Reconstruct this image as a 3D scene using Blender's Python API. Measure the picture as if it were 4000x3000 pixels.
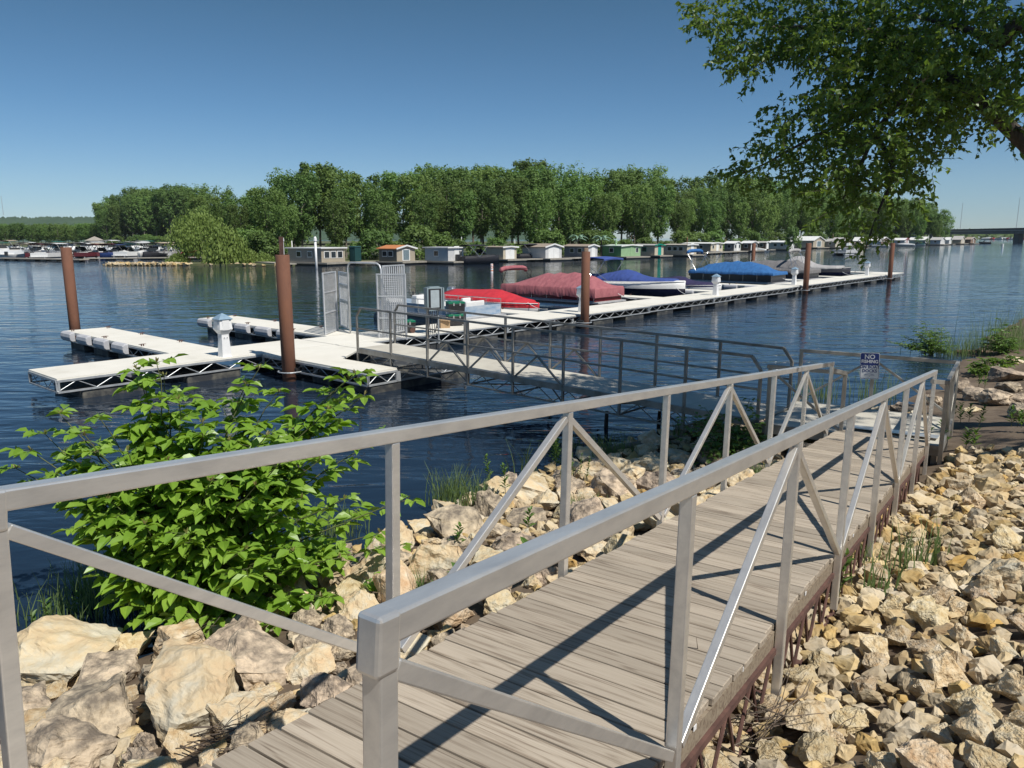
import bpy, math, random
import numpy as np
from mathutils import Vector, Matrix, noise as mn
for o in list(bpy.data.objects): bpy.data.objects.remove(o)
SC = bpy.context.scene; COL = SC.collection
rnd = random.Random(7); nr = np.random.default_rng(5)
pi = math.pi
# ------------------------------------------------------------ camera
F, TH, RO, EYE = 2967.7, 0.1911, -0.0021, 3.6
cd = bpy.data.cameras.new('camera'); cam = bpy.data.objects.new('camera', cd); COL.objects.link(cam)
cd.sensor_fit = 'HORIZONTAL'; cd.sensor_width = 36.0; cd.lens = 36.0*F/4000
cd.clip_start = 0.05; cd.clip_end = 6000
cam.matrix_world = Matrix.Translation((0, 0, EYE)) @ Matrix.Rotation(pi/2-TH, 4, 'X') @ Matrix.Rotation(RO, 4, 'Z')
SC.camera = cam
SC.render.resolution_x = 1024; SC.render.resolution_y = 768
# ------------------------------------------------------------ world, sun, exposure
SUN = Vector((.525, -.579, 1.066)).normalized()
SUN_EL = math.asin(SUN.z); SUN_AZ = math.atan2(SUN.x, SUN.y)
w = bpy.data.worlds.new("World"); SC.world = w; w.use_nodes = True
wn = w.node_tree; wn.nodes.clear()
sky = wn.nodes.new('ShaderNodeTexSky'); sky.sky_type = 'NISHITA'; sky.sun_disc = False
sky.sun_elevation = SUN_EL; sky.sun_rotation = SUN_AZ
sky.air_density = 1.0; sky.dust_density = 0.0; sky.ozone_density = 3.0; sky.altitude = 0
bg = wn.nodes.new('ShaderNodeBackground'); bg.inputs[1].default_value = 0.085
wo = wn.nodes.new('ShaderNodeOutputWorld')
tcw = wn.nodes.new('ShaderNodeTexCoord'); sx_ = wn.nodes.new('ShaderNodeSeparateXYZ'); wn.links.new(tcw.outputs['Generated'], sx_.inputs[0])
crw = wn.nodes.new('ShaderNodeValToRGB'); ew = crw.color_ramp.elements
ew[0].position = 0.0; ew[0].color = (.58, .75, 1.05, 1); ew[1].position = .5; ew[1].color = (.52, .76, .82, 1)
for p_, c_ in ((.06, (.58, .76, .98, 1)), (.15, (.46, .68, .86, 1)), (.28, (.39, .60, .67, 1))):
    q_ = ew.new(p_); q_.color = c_
wn.links.new(sx_.outputs[2], crw.inputs[0]); mxw = wn.nodes.new('ShaderNodeMix'); mxw.data_type = 'RGBA'; mxw.blend_type = 'MULTIPLY'; mxw.inputs[0].default_value = 1
wn.links.new(sky.outputs[0], mxw.inputs[6]); wn.links.new(crw.outputs[0], mxw.inputs[7]); wn.links.new(mxw.outputs[2], bg.inputs[0]); wn.links.new(bg.outputs[0], wo.inputs[0])
sl_ = bpy.data.lights.new('sun', 'SUN'); sl_.energy = 5.0; sl_.angle = math.radians(.53); sl_.color = (1, .955, .88)
so = bpy.data.objects.new('sun', sl_); COL.objects.link(so); so.location = (20, -20, 40)
so.rotation_euler = (-SUN).to_track_quat('-Z', 'Y').to_euler()
SC.view_settings.view_transform = 'Standard'; SC.view_settings.look = 'None'
SC.view_settings.exposure = 0.08; SC.view_settings.gamma = 1
SC.render.engine = 'CYCLES'; SC.cycles.max_bounces = 8; SC.cycles.transparent_max_bounces = 8

# ------------------------------------------------------------ pixel helpers (4000x3000 photo pixels -> world)
def ray(x, y):
    c, s = math.cos(RO), math.sin(RO); a, b = x-2000, y-1500
    xx = c*a+s*b; yy = -s*a+c*b
    return Vector((xx/F, math.cos(TH)-(yy/F)*math.sin(TH), -math.sin(TH)-(yy/F)*math.cos(TH)))
def at(x, y, z=0.0):
    d = ray(x, y); k = (z-EYE)/d.z; return Vector((d.x*k, d.y*k, z))
def atY(x, y, Y):
    d = ray(x, y); k = Y/d.y; return Vector((d.x*k, Y, EYE+d.z*k))
def px(p):
    X, Y, Z = p[0], p[1], p[2]-EYE
    d = Y*math.cos(TH)-Z*math.sin(TH); u = Y*math.sin(TH)+Z*math.cos(TH)
    if d < .05: return (-9999, -9999)
    return (2000+X/d*F, 1500-u/d*F)
def seen(p, m=150):
    q = px(p); return -m < q[0] < 4000+m and -m < q[1] < 3000+m
# ------------------------------------------------------------ object helpers
def tag(o, label=None, cat=None, group=None, kind=None):
    if label: o['label'] = label
    if cat: o['category'] = cat
    if group: o['group'] = group
    if kind: o['kind'] = kind
    return o
def empty(name, loc=(0, 0, 0), rz=0, label=None, cat=None, group=None, mat=None):
    o = bpy.data.objects.new(name, None); COL.objects.link(o); o.empty_display_size = .2
    if mat is not None: o.matrix_world = mat
    else: o.location = loc; o.rotation_euler = (0, 0, rz)
    return tag(o, label, cat, group)
def link(name, me, mat=None, parent=None, smooth=False, bevel=0, flat_angle=None):
    if mat and not me.materials: me.materials.append(mat)
    if smooth: me.polygons.foreach_set('use_smooth', [True]*len(me.polygons))
    o = bpy.data.objects.new(name, me); COL.objects.link(o)
    if parent: o.parent = parent
    if bevel:
        b = o.modifiers.new('b', 'BEVEL'); b.width = bevel; b.segments = 2; b.limit_method = 'ANGLE'; b.angle_limit = .6
    return o
def copy_tree(o, parent=None):
    c = o.copy(); COL.objects.link(c); c.parent = parent
    for ch in [x for x in ALLCH.get(o.name, [])] or list(o.children): copy_tree(ch, c)
    return c
ALLCH = {}
class MB:
    def __init__(s): s.v = []; s.f = []
    def add(s, vs, fs):
        n = len(s.v); s.v += [tuple(a) for a in vs]; s.f += [tuple(i+n for i in f) for f in fs]; return s
    def box(s, c, sz, rz=0, top=1.0, R=None):
        x, y, z = sz[0]/2, sz[1]/2, sz[2]/2; vs = []
        for k in (-1, 1):
            q = top if k > 0 else 1
            for a, b in ((-1, -1), (1, -1), (1, 1), (-1, 1)): vs.append(Vector((a*x*q, b*y*q, k*z)))
        M_ = R if R is not None else Matrix.Rotation(rz, 3, 'Z')
        return s.add([M_@v+Vector(c) for v in vs], [(3, 2, 1, 0), (4, 5, 6, 7), (0, 1, 5, 4), (1, 2, 6, 5), (2, 3, 7, 6), (3, 0, 4, 7)])
    def bar(s, p, q, w, h=None, up=(0, 0, 1), w2=None):
        p, q = Vector(p), Vector(q); h = h or w; d = (q-p)
        if d.length < 1e-6: return s
        d.normalize(); u = Vector(up)
        if abs(u.dot(d)) > .98: u = Vector((0, 1, 0)) if abs(d.y) < .9 else Vector((1, 0, 0))
        a = d.cross(u).normalized(); b = a.cross(d).normalized(); w2 = w2 or w; vs = []
        for e, ww, hh in ((p, w, h), (q, w2, h*w2/w)):
            for i, j in ((-1, -1), (1, -1), (1, 1), (-1, 1)): vs.append(e+a*(i*ww/2)+b*(j*hh/2))
        return s.add(vs, [(3, 2, 1, 0), (4, 5, 6, 7), (0, 1, 5, 4), (1, 2, 6, 5), (2, 3, 7, 6), (3, 0, 4, 7)])
    def tube(s, pts, r, n=8, cap=True):
        pts = [Vector(p) for p in pts]; N = len(pts); rs = r if isinstance(r, (list, tuple)) else [r]*N
        base = len(s.v); prev = None
        for i, p in enumerate(pts):
            d = (pts[min(i+1, N-1)]-pts[max(i-1, 0)]).normalized()
            if prev is None:
                u = Vector((0, 0, 1)) if abs(d.z) < .9 else Vector((1, 0, 0)); a = d.cross(u).normalized()
            else: a = (prev-d*prev.dot(d)).normalized()
            prev = a; b = d.cross(a)
            for k in range(n):
                t = 2*pi*k/n; s.v.append(tuple(p+a*(math.cos(t)*rs[i])+b*(math.sin(t)*rs[i])))
        for i in range(N-1):
            for k in range(n):
                k2 = (k+1) % n; s.f.append((base+i*n+k, base+i*n+k2, base+(i+1)*n+k2, base+(i+1)*n+k))
        if cap:
            s.f.append(tuple(base+k for k in reversed(range(n)))); s.f.append(tuple(base+(N-1)*n+k for k in range(n)))
        return s
    def lathe(s, prof, n=12, c=(0, 0, 0)):
        return s.tube([(c[0], c[1], c[2]+z) for r, z in prof], [max(r, 1e-4) for r, z in prof], n)
    def loft(s, secs, close=False, caps=True):
        n = len(secs[0]); base = len(s.v)
        for sec in secs: s.v += [tuple(p) for p in sec]
        for i in range(len(secs)-1):
            for k in range(n if close else n-1):
                k2 = (k+1) % n; s.f.append((base+i*n+k, base+i*n+k2, base+(i+1)*n+k2, base+(i+1)*n+k))
        if caps:
            s.f.append(tuple(base+k for k in reversed(range(n)))); s.f.append(tuple(base+(len(secs)-1)*n+k for k in range(n)))
        return s
    def prism(s, poly, z0, z1):
        n = len(poly)
        return s.add([(p[0], p[1], z0) for p in poly]+[(p[0], p[1], z1) for p in poly],
                     [tuple(reversed(range(n))), tuple(range(n, 2*n))]+[(i, (i+1) % n, n+(i+1) % n, n+i) for i in range(n)])
    def mesh(s, name):
        me = bpy.data.meshes.new(name); me.from_pydata(s.v, [], s.f); me.update(); return me
    def build(s, name, mat, parent=None, smooth=False, bevel=0):
        return link(name, s.mesh(name), mat, parent, smooth, bevel)
def quads(name, P, mat=None):
    """P: (N,4,3) array of quads"""
    P = np.asarray(P, dtype=np.float32); N = len(P)
    me = bpy.data.meshes.new(name); me.vertices.add(N*4); me.vertices.foreach_set('co', P.reshape(-1))
    me.loops.add(N*4); me.loops.foreach_set('vertex_index', np.arange(N*4, dtype=np.int32))
    me.polygons.add(N); me.polygons.foreach_set('loop_start', np.arange(N, dtype=np.int32)*4)
    me.polygons.foreach_set('loop_total', np.full(N, 4, dtype=np.int32)); me.update(calc_edges=True)
    if mat: me.materials.append(mat)
    return me
# ------------------------------------------------------------ materials
def rgb(c): return (*c, 1.0)
MATS = {}
def M(name, c1, c2=None, rough=.6, metal=0, sc=4, detail=4, bump=0, bsc=None, objrnd=0, coord='Object', spec=.5, stretch=None, trans=0, thr=None, c3=None):
    if name in MATS: return MATS[name]
    m = bpy.data.materials.new(name); m.use_nodes = True; nt = m.node_tree; N = nt.nodes; Lk = nt.links.new
    b = N['Principled BSDF']; b.inputs['Roughness'].default_value = rough; b.inputs['Metallic'].default_value = metal
    b.inputs['Specular IOR Level'].default_value = spec
    c2 = c2 or tuple(x*.82 for x in c1)
    tc = N.new('ShaderNodeTexCoord'); vec = tc.outputs[coord]
    if stretch:
        mp = N.new('ShaderNodeMapping'); mp.inputs['Scale'].default_value = stretch; Lk(vec, mp.inputs[0]); vec = mp.outputs[0]
    nz = N.new('ShaderNodeTexNoise'); nz.inputs['Scale'].default_value = sc; nz.inputs['Detail'].default_value = detail; nz.inputs['Roughness'].default_value = .65
    Lk(vec, nz.inputs[0])
    cr = N.new('ShaderNodeValToRGB'); e = cr.color_ramp.elements
    lo, hi = thr or (.35, .65)
    e[0].position = lo; e[1].position = hi; e[0].color = rgb(c1); e[1].color = rgb(c2)
    if c3:
        x = e.new((lo+hi)/2); x.color = rgb(c3)
    Lk(nz.outputs[0], cr.inputs[0]); out = cr.outputs[0]
    if objrnd:
        oi = N.new('ShaderNodeObjectInfo'); hs = N.new('ShaderNodeHueSaturation')
        mr = N.new('ShaderNodeMapRange'); mr.inputs[3].default_value = 1-objrnd; mr.inputs[4].default_value = 1+objrnd; Lk(oi.outputs['Random'], mr.inputs[0])
        mh = N.new('ShaderNodeMapRange'); mh.inputs[3].default_value = .5-objrnd*.06; mh.inputs[4].default_value = .5+objrnd*.04
        ml = N.new('ShaderNodeMath'); ml.operation = 'FRACT'; m7 = N.new('ShaderNodeMath'); m7.operation = 'MULTIPLY'; m7.inputs[1].default_value = 7.13
        Lk(oi.outputs['Random'], m7.inputs[0]); Lk(m7.outputs[0], ml.inputs[0]); Lk(ml.outputs[0], mh.inputs[0])
        Lk(mr.outputs[0], hs.inputs['Value']); Lk(mh.outputs[0], hs.inputs['Hue']); Lk(out, hs.inputs['Color']); out = hs.outputs[0]
    Lk(out, b.inputs['Base Color'])
    if bump:
        n2 = N.new('ShaderNodeTexNoise'); n2.inputs['Scale'].default_value = bsc or sc*4; n2.inputs['Detail'].default_value = 6; Lk(vec, n2.inputs[0])
        bp = N.new('ShaderNodeBump'); bp.inputs['Strength'].default_value = bump; bp.inputs['Distance'].default_value = .02
        Lk(n2.outputs[0], bp.inputs['Height']); Lk(bp.outputs[0], b.inputs['Normal'])
    if trans:
        tr = N.new('ShaderNodeBsdfTranslucent'); mx = N.new('ShaderNodeMixShader'); mx.inputs[0].default_value = trans
        g = N.new('ShaderNodeHueSaturation'); g.inputs['Value'].default_value = 1.6; g.inputs['Hue'].default_value = .485; g.inputs['Saturation'].default_value = 1.1
        Lk(out, g.inputs['Color']); Lk(g.outputs[0], tr.inputs[0]); Lk(b.outputs[0], mx.inputs[1]); Lk(tr.outputs[0], mx.inputs[2])
        Lk(mx.outputs[0], N['Material Output'].inputs[0])
    MATS[name] = m; return m

alu = M('brushed aluminium', (.78, .755, .71), (.60, .585, .56), rough=.34, metal=.7, sc=5, detail=9, stretch=(3, .9, 3), bump=.03, bsc=40, thr=(.4, .75))
galv = M('galvanised steel', (.50, .52, .53), (.36, .38, .40), rough=.5, metal=.45, sc=5)
gangm = M('weathered aluminium', (.36, .35, .33), (.22, .20, .17), rough=.5, metal=.5, sc=3)
rust = M('rusted pipe', (.23, .10, .055), (.13, .058, .036), rough=.85, sc=2.2, detail=10, stretch=(1, 1, .35), bump=.2, bsc=30, c3=(.19, .085, .052), thr=(.3, .7))
rustdark = M('rusty joist', (.13, .065, .05), (.07, .035, .028), rough=.85, sc=9, bump=.2)
woodpile = M('weathered timber', (.22, .15, .10), (.13, .09, .065), rough=.9, sc=3, stretch=(4, 4, .4), bump=.3)
deckm = M('dock deck board', (.72, .69, .61), (.58, .55, .47), rough=.75, sc=.9, detail=10, bump=.12, bsc=40, thr=(.40, .72), c3=(.68, .65, .57))
shadedeck = M('dull shaded deck panel', (.55, .52, .44), (.42, .39, .33), rough=.8, sc=1.3, detail=10, bump=.12, bsc=40, thr=(.35, .7))  # darker dock deck: duller tone, with the landing's dappled shade put into the colour
floatm = M('dock float plastic', (.035, .037, .04), (.20, .19, .155), rough=.65, sc=3, detail=8, thr=(.45, .8))
bumperm = M('grey dock bumper', (.50, .50, .51), (.40, .40, .42), rough=.6, sc=5)
whitep = M('white plastic', (.78, .78, .78), (.70, .70, .70), rough=.4, sc=3)
whitem = M('white gelcoat', (.76, .76, .74), (.70, .69, .67), rough=.25, sc=2)
bluecap = M('blue grey cap', (.23, .33, .42), (.18, .27, .36), rough=.5, sc=6)
black = M('black plastic', (.018, .018, .02), (.03, .03, .032), rough=.4, sc=6)
darkglass = M('dark glass', (.02, .025, .03), (.03, .035, .04), rough=.08, sc=2)
chrome = M('bright tube', (.6, .6, .6), (.5, .5, .5), rough=.25, metal=.8)
soil = M('soil', (.085, .058, .038), (.16, .12, .08), rough=.95, sc=3, detail=12, bump=.6, bsc=14)
rockm = M('limestone', (.40, .265, .125), (.60, .52, .385), rough=.9, sc=2.6, detail=10, bump=.9, bsc=9, objrnd=.22, thr=(.3, .68), c3=(.52, .41, .25))
rockg = M('grey stained limestone', (.16, .13, .10), (.52, .42, .30), rough=.92, sc=2.4, detail=12, bump=1.0, bsc=8, objrnd=.15, thr=(.38, .6))
rocky = M('warm limestone', (.52, .38, .22), (.55, .50, .38), rough=.9, sc=1.7, detail=12, bump=.9, bsc=7, objrnd=.1, thr=(.35, .62), c3=(.56, .45, .28))
bark = M('bark', (.10, .085, .065), (.055, .045, .035), rough=.95, sc=6, stretch=(3, 3, .5), bump=.6)
bigleaf = M('forest foliage', (.10, .175, .045), (.16, .25, .068), rough=.6, sc=.22, detail=6, objrnd=.25, trans=.30, spec=.25)
willowl = M('willow foliage', (.15, .22, .05), (.20, .27, .07), rough=.6, sc=.4, trans=.28, spec=.25, objrnd=.1)
nearleaf = M('ash leaf', (.15, .28, .03), (.24, .38, .055), rough=.38, sc=2.2, detail=3, trans=.30, spec=.5)
overleaf = M('overhanging leaf', (.085, .155, .028), (.16, .24, .045), rough=.42, sc=.8, detail=3, trans=.42, spec=.4)
weedleaf = M('weed leaf', (.08, .16, .03), (.13, .22, .05), rough=.5, sc=4, trans=.3, spec=.4)
grassm = M('grass', (.09, .15, .045), (.17, .23, .09), rough=.6, sc=6, trans=.3, spec=.3)
budm = M('reddish bud', (.24, .20, .07), (.20, .22, .06), rough=.5, sc=8, trans=.3)
stemm = M('green stem', (.10, .14, .04), (.09, .08, .04), rough=.6, sc=8)
twigm = M('dry twig', (.16, .12, .09), (.09, .07, .055), rough=.9, sc=20)

# ------------------------------------------------------------ ramp frame and ground height
AZ, SL = .5924, .1043
AR, AL, HD = -.87, -2.167, 1.630
rdir = Vector((math.cos(AZ), -math.sin(AZ), 0)); ddir = Vector((math.sin(AZ)*math.cos(SL), math.cos(AZ)*math.cos(SL), -math.sin(SL)))
dh = Vector((math.sin(AZ), math.cos(AZ), 0)); ndir = rdir.cross(ddir)
RAMP = Matrix.Translation((0, 0, EYE-HD)) @ Matrix((rdir, ddir, ndir)).transposed().to_4x4()
SHT = [-30, -5, 3, 7, 9, 11.4, 13, 14.5, 16.5, 19, 22, 27, 32, 40, 80, 200]
SHL = [-8, -6.3, -6.2, -6.0, -5.9, -5.5, -5.0, -4.2, -2.9, -1.9, -1.4, -1.4, -1.0, 0, 3, 30]
def tl(x, y): return (x*dh.x+y*dh.y, x*rdir.x+y*rdir.y)
def gz(x, y):
    t, l = tl(x, y); s = l-np.interp(t, SHT, SHL)
    if s < 0: return max(-2.5, s*.45)
    dz = EYE-HD-.105*t
    k = max(.075, (dz-.50)/max(1.5, (-.9-np.interp(t, SHT, SHL))))
    z = s*k
    if l > -.9: z += .20*(l+.9)*(1 if t < 11 else max(.35, 1-(t-11)*.12))
    return z
def hit(x, y, dz=0.0):
    d = ray(x, y).normalized(); s = .5
    while s < 120:
        p = Vector((0, 0, EYE))+d*s
        if p.z < gz(p.x, p.y)+dz or p.z < dz-.05: return p
        s += .03
    return p
# ground
def build_ground():
    xs = np.concatenate([np.arange(-14, 24, .3), np.arange(24, 90, 3)]); ys = np.concatenate([np.arange(-8, 34, .3), np.arange(34, 110, 3)])
    v = []; f = []
    for y in ys:
        for x in xs:
            z = gz(x, y); z += mn.noise(Vector((x*.9, y*.9, 0)))*.06 + mn.noise(Vector((x*3, y*3, 5)))*.025
            v.append((x, y, z))
    nx = len(xs)
    for j in range(len(ys)-1):
        for i in range(nx-1):
            a = j*nx+i
            if min(v[a][2], v[a+1][2], v[a+nx][2], v[a+nx+1][2]) > -2.3 or max(v[a][2], v[a+1+nx][2]) > -2.3: f.append((a, a+1, a+nx+1, a+nx))
    me = bpy.data.meshes.new('river_bank'); me.from_pydata(v, [], f)
    tag(link('river_bank', me, soil, smooth=True), kind='structure')
build_ground()
# ------------------------------------------------------------ water
def water_mat():
    m = bpy.data.materials.new('river water'); m.use_nodes = True; nt = m.node_tree; N = nt.nodes; Lk = nt.links.new
    b = N['Principled BSDF']; b.inputs['Base Color'].default_value = (.010, .020, .036, 1); b.inputs['Roughness'].default_value = .03
    b.inputs['IOR'].default_value = 1.33; b.inputs['Specular IOR Level'].default_value = .5
    g = N.new('ShaderNodeNewGeometry')
    def nz(scale, rot, det, dist=0, rough=.5):
        mp = N.new('ShaderNodeMapping'); mp.inputs['Scale'].default_value = scale; mp.inputs['Rotation'].default_value = (0, 0, rot)
        n = N.new('ShaderNodeTexNoise'); n.inputs['Scale'].default_value = 1; n.inputs['Detail'].default_value = det; n.inputs['Distortion'].default_value = dist; n.inputs['Roughness'].default_value = rough
        Lk(g.outputs['Position'], mp.inputs[0]); Lk(mp.outputs[0], n.inputs[0]); return n.outputs[0]
    a = nz((.55, 1.5, 1), .25, 2, .6); c = nz((1.6, 4.2, 1), .12, 3, .4); big = nz((.018, .05, 1), .3, 3, .5); far = nz((.12, .45, 1), -.1, 3, .3)
    def math_(op, x, y):
        n = N.new('ShaderNodeMath'); n.operation = op
        for i, q in enumerate((x, y)):
            if isinstance(q, (int, float)): n.inputs[i].default_value = q
            else: Lk(q, n.inputs[i])
        return n.outputs[0]
    mr = N.new('ShaderNodeMapRange'); mr.inputs[1].default_value = .38; mr.inputs[2].default_value = .62; mr.inputs[3].default_value = .35; mr.inputs[4].default_value = 1.0; Lk(big, mr.inputs[0])
    h = math_('ADD', math_('MULTIPLY', a, .042), math_('MULTIPLY', math_('MULTIPLY', c, .022), mr.outputs[0]))
    h = math_('ADD', h, math_('MULTIPLY', far, .055))
    bp = N.new('ShaderNodeBump'); bp.inputs['Strength'].default_value = 1.0; bp.inputs['Distance'].default_value = 1.0
    Lk(h, bp.inputs['Height']); Lk(bp.outputs[0], b.inputs['Normal'])
    return m
wm = water_mat()
mb = MB(); mb.add([(-1780, -60, 0), (1780, -60, 0), (1780, 1820, 0), (-1780, 1820, 0)], [(0, 1, 2, 3)])
tag(mb.build('river_water', wm), kind='structure')

# ------------------------------------------------------------ rocks
def rock_mesh(name, cuts=2, npts=14, rough=.05, seed=0, sx=1, sy=1, sz=.75):
    import bmesh
    r = random.Random(seed); bm = bmesh.new(); pts = []
    while len(pts) < npts:
        v = Vector((r.gauss(0, 1), r.gauss(0, 1), r.gauss(0, 1))).normalized()*r.uniform(.85, 1.05)
        if all((v-q).length > .35 for q in pts): pts.append(v)
    vs = [bm.verts.new(p) for p in pts]; bmesh.ops.convex_hull(bm, input=vs)
    bmesh.ops.delete(bm, geom=[v for v in bm.verts if not v.link_faces], context='VERTS')
    off = Vector((seed*3.7, seed*1.3, 0))
    for k in range(cuts):
        bmesh.ops.subdivide_edges(bm, edges=bm.edges[:], cuts=1, use_grid_fill=True)
        bmesh.ops.triangulate(bm, faces=[f for f in bm.faces if len(f.verts) > 4])
    nrm = {v: v.normal.copy() for v in bm.verts}
    for v in bm.verts:
        p = v.co
        a_ = abs(mn.noise(p*1.6+off))*.16
        v.co = p - nrm[v]*a_ + nrm[v]*(mn.noise(p*2.7+off)*rough*1.6+mn.noise(p*6+off)*rough+mn.noise(p*14+off)*rough*.45)
    for v in bm.verts: v.co = Vector((v.co.x*sx, v.co.y*sy, v.co.z*sz))
    me = bpy.data.meshes.new(name); bm.to_mesh(me); bm.free(); return me
ROCKV = []
for i in range(12):
    me = rock_mesh('rock', 3, 11+i % 5, .045, i+1, rnd.uniform(1.0, 1.25), rnd.uniform(.8, 1.05), rnd.uniform(.65, .9)); ROCKV.append(me)
def ulabel(base, opts): return base
# big boulders seen one by one on the water side: (px, py, width px, aspect, material, label)
BIG = [
 (250, 2580, 430, .6, rocky, 'long tan boulder at far left with its top lit, behind the first rail post'),
 (742, 2760, 470, .85, rocky, 'largest yellow boulder low between the first rail post and the walkway edge'),
 (1041, 2590, 350, .8, rockg, 'pitted grey boulder behind the largest yellow boulder, leaves hanging over it'),
 (110, 2770, 260, .7, rockg, 'grey boulder at the left edge under the long tan boulder'),
 (385, 2800, 370, .75, rockg, 'grey brown boulder crossed by the rail shadow, left of the largest yellow boulder'),
 (240, 2940, 340, .7, rockg, 'rough grey boulder at the bottom left corner'),
 (550, 2975, 200, .6, rockg, 'small grey boulder at the bottom, left under the largest yellow boulder'),
 (1234, 2530, 200, .9, rockg, 'dark brown boulder at the foot of the big leafy shrub'),
 (1280, 2690, 210, .8, rockg, 'brown boulder beside the near walkway edge, right of the pitted grey one'),
 (1138, 2790, 230, .4, rocky, 'flat tan boulder lying against the near walkway edge'),
 (1471, 2240, 260, .8, rocky, 'pinkish tan boulder behind the second left rail post'),
 (1706, 2210, 250, .8, rocky, 'rounded tan boulder with a diagonal rail shadow across it'),
 (1788, 2060, 280, .65, rockg, 'broad grey boulder at the water edge beside the grass tuft'),
 (1896, 1985, 150, 1.1, rockg, 'upright blocky grey boulder beside the leafy weed spikes'),
 (2068, 1930, 250, .6, rocky, 'broad pale boulder behind the long diagonal brace'),
 (2059, 2020, 180, .7, rockg, 'dark pitted boulder below the broad pale one'),
 (1650, 2045, 140, .7, rocky, 'small tan boulder touching the dark water'),
 (2022, 2140, 210, .7, rockg, 'grey boulder in the middle of the slope, left of the third rail post'),
 (2276, 1965, 160, .8, rocky, 'tan boulder just right of the third left rail post'),
 (2303, 1845, 150, .8, rocky, 'orange tan boulder behind the spiky green weed'),
 (2400, 1907, 210, .7, rockg, 'grey tan boulder crossed by a brace shadow near the fourth rail post'),
 (2511, 1765, 100, .8, rockm, 'bright white rock at the water edge beside the driftwood'),
 (2538, 1820, 170, .6, rocky, 'knobbly ochre boulder below the bright white rock'),
 (2320, 2130, 180, .6, rocky, 'yellow boulder beside the walkway behind the third rail post'),
 (2566, 1889, 160, .8, rockg, 'brown pitted boulder left of the fourth rail post'),
 (1950, 2350, 190, .75, rocky, 'tan boulder against the walkway edge under the near handrail'),
 (2140, 2235, 130, .7, rockg, 'small grey boulder at the walkway edge by the third rail post'),
 (1400, 2370, 200, .7, rocky, 'tan boulder low behind the near handrail end'),
 (1317, 2460, 150, .9, rockg, 'narrow grey boulder shaded by the big leafy shrub'),
 (2650, 1795, 130, .6, rocky, 'pale boulder right of the fourth rail post near the water'),
 (2670, 1850, 120, .6, rockg, 'mottled boulder under the leafy bush by the walkway'),
 (2502, 2033, 140, .6, rocky, 'tan boulder beside the walkway just left of the fourth rail post'),
 (3752, 1520, 98, .9, rockg, 'dark boulder right beside the landing corner post'),
 (3818, 1545, 108, .65, rockg, 'pale topped boulder tilted, second right of the landing corner'),
 (3899, 1558, 112, .7, rockg, 'brown rounded boulder in tree shade, third right of the landing'),
 (3930, 1470, 130, .6, rockg, 'broad dark boulder highest of the shaded group at right'),
 (3944, 1512, 92, .6, rockg, 'grey boulder wedged in the middle of the shaded group at right'),
 (3985, 1555, 80, .7, rockg, 'small boulder at the right edge in the shaded group'),
 (3975, 1605, 112, .6, rockg, 'pale slanted boulder at the right edge above the limestone slope'),
 (3804, 1590, 52, .45, rockm, 'flat pale stone lying on the dark soil'),
 (3530, 1600, 95, .8, rockg, 'dark boulder seen through the landing rail near the corner'),
 (3400, 1615, 70, .8, rockg, 'dark wet boulder seen behind the sign post'),
 (3640, 1560, 70, .8, rockg, 'dark boulder between landing rail and water'),
 (3960, 1405, 70, .6, rocky, 'pale stone at the waterline at the right edge'),
]
placed = []
for i, (x, y, wpx, asp, m, lab) in enumerate(BIG):
    p = hit(x, y, .10); dist = p.length if p.y < 0 else (p-Vector((0, 0, EYE))).length
    R = wpx/F*dist*math.cos(0)/2*1.02
    near = dist < 9
    me = rock_mesh('boulder', 4 if near else 3, 15, .045, 50+i, 1.1, .92, max(.5, asp*1.0))
    o = link('boulder', me, m); o.scale = (R, R, R); z = gz(p.x, p.y)
    o.location = (p.x, p.y, max(z, -.05)+R*asp*.35); o.rotation_euler = (rnd.uniform(-.15, .15), rnd.uniform(-.15, .15), -AZ+rnd.uniform(-.4, .4))
    tag(o, lab, 'boulder'); placed.append((p.x, p.y, R*.8))
# filler boulders on the water side
def rock_obj(x, y, R, m, lab, grp, sink=.35):
    me = ROCKV[rnd.randrange(12)]
    key = me.name+m.name
    if key not in RM: RM[key] = me.copy(); RM[key].materials.clear(); RM[key].materials.append(m)
    o = bpy.data.objects.new('rock', RM[key]); COL.objects.link(o)
    o.location = (x, y, gz(x, y)+R*sink); o.scale = (R, R, R)
    o.rotation_euler = (rnd.uniform(-.6, .6), rnd.uniform(-.6, .6), rnd.uniform(0, 6.28))
    return tag(o, lab, 'rock', grp)
RM = {}
left = []
for R0, n in ((.28, 500), (.2, 900), (.14, 1500), (.1, 2500), (.07, 3500)):
    for _ in range(n):
        t = rnd.uniform(-.5, 16); l = rnd.uniform(-6.9, -1.2); R = R0*rnd.uniform(.85, 1.2)
        x, y = dh.x*t+rdir.x*l, dh.y*t+rdir.y*l
        if t < 12.5 and l > -2.0: continue
        if l-np.interp(t, SHT, SHL) < -.15: continue
        if not seen((x, y, gz(x, y))): continue
        if any((x-a)**2+(y-b)**2 < ((R+c)*.74)**2 for a, b, c in placed): continue
        placed.append((x, y, R)); left.append((x, y, R, 0))
nfill = len(placed)-len(BIG)
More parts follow.
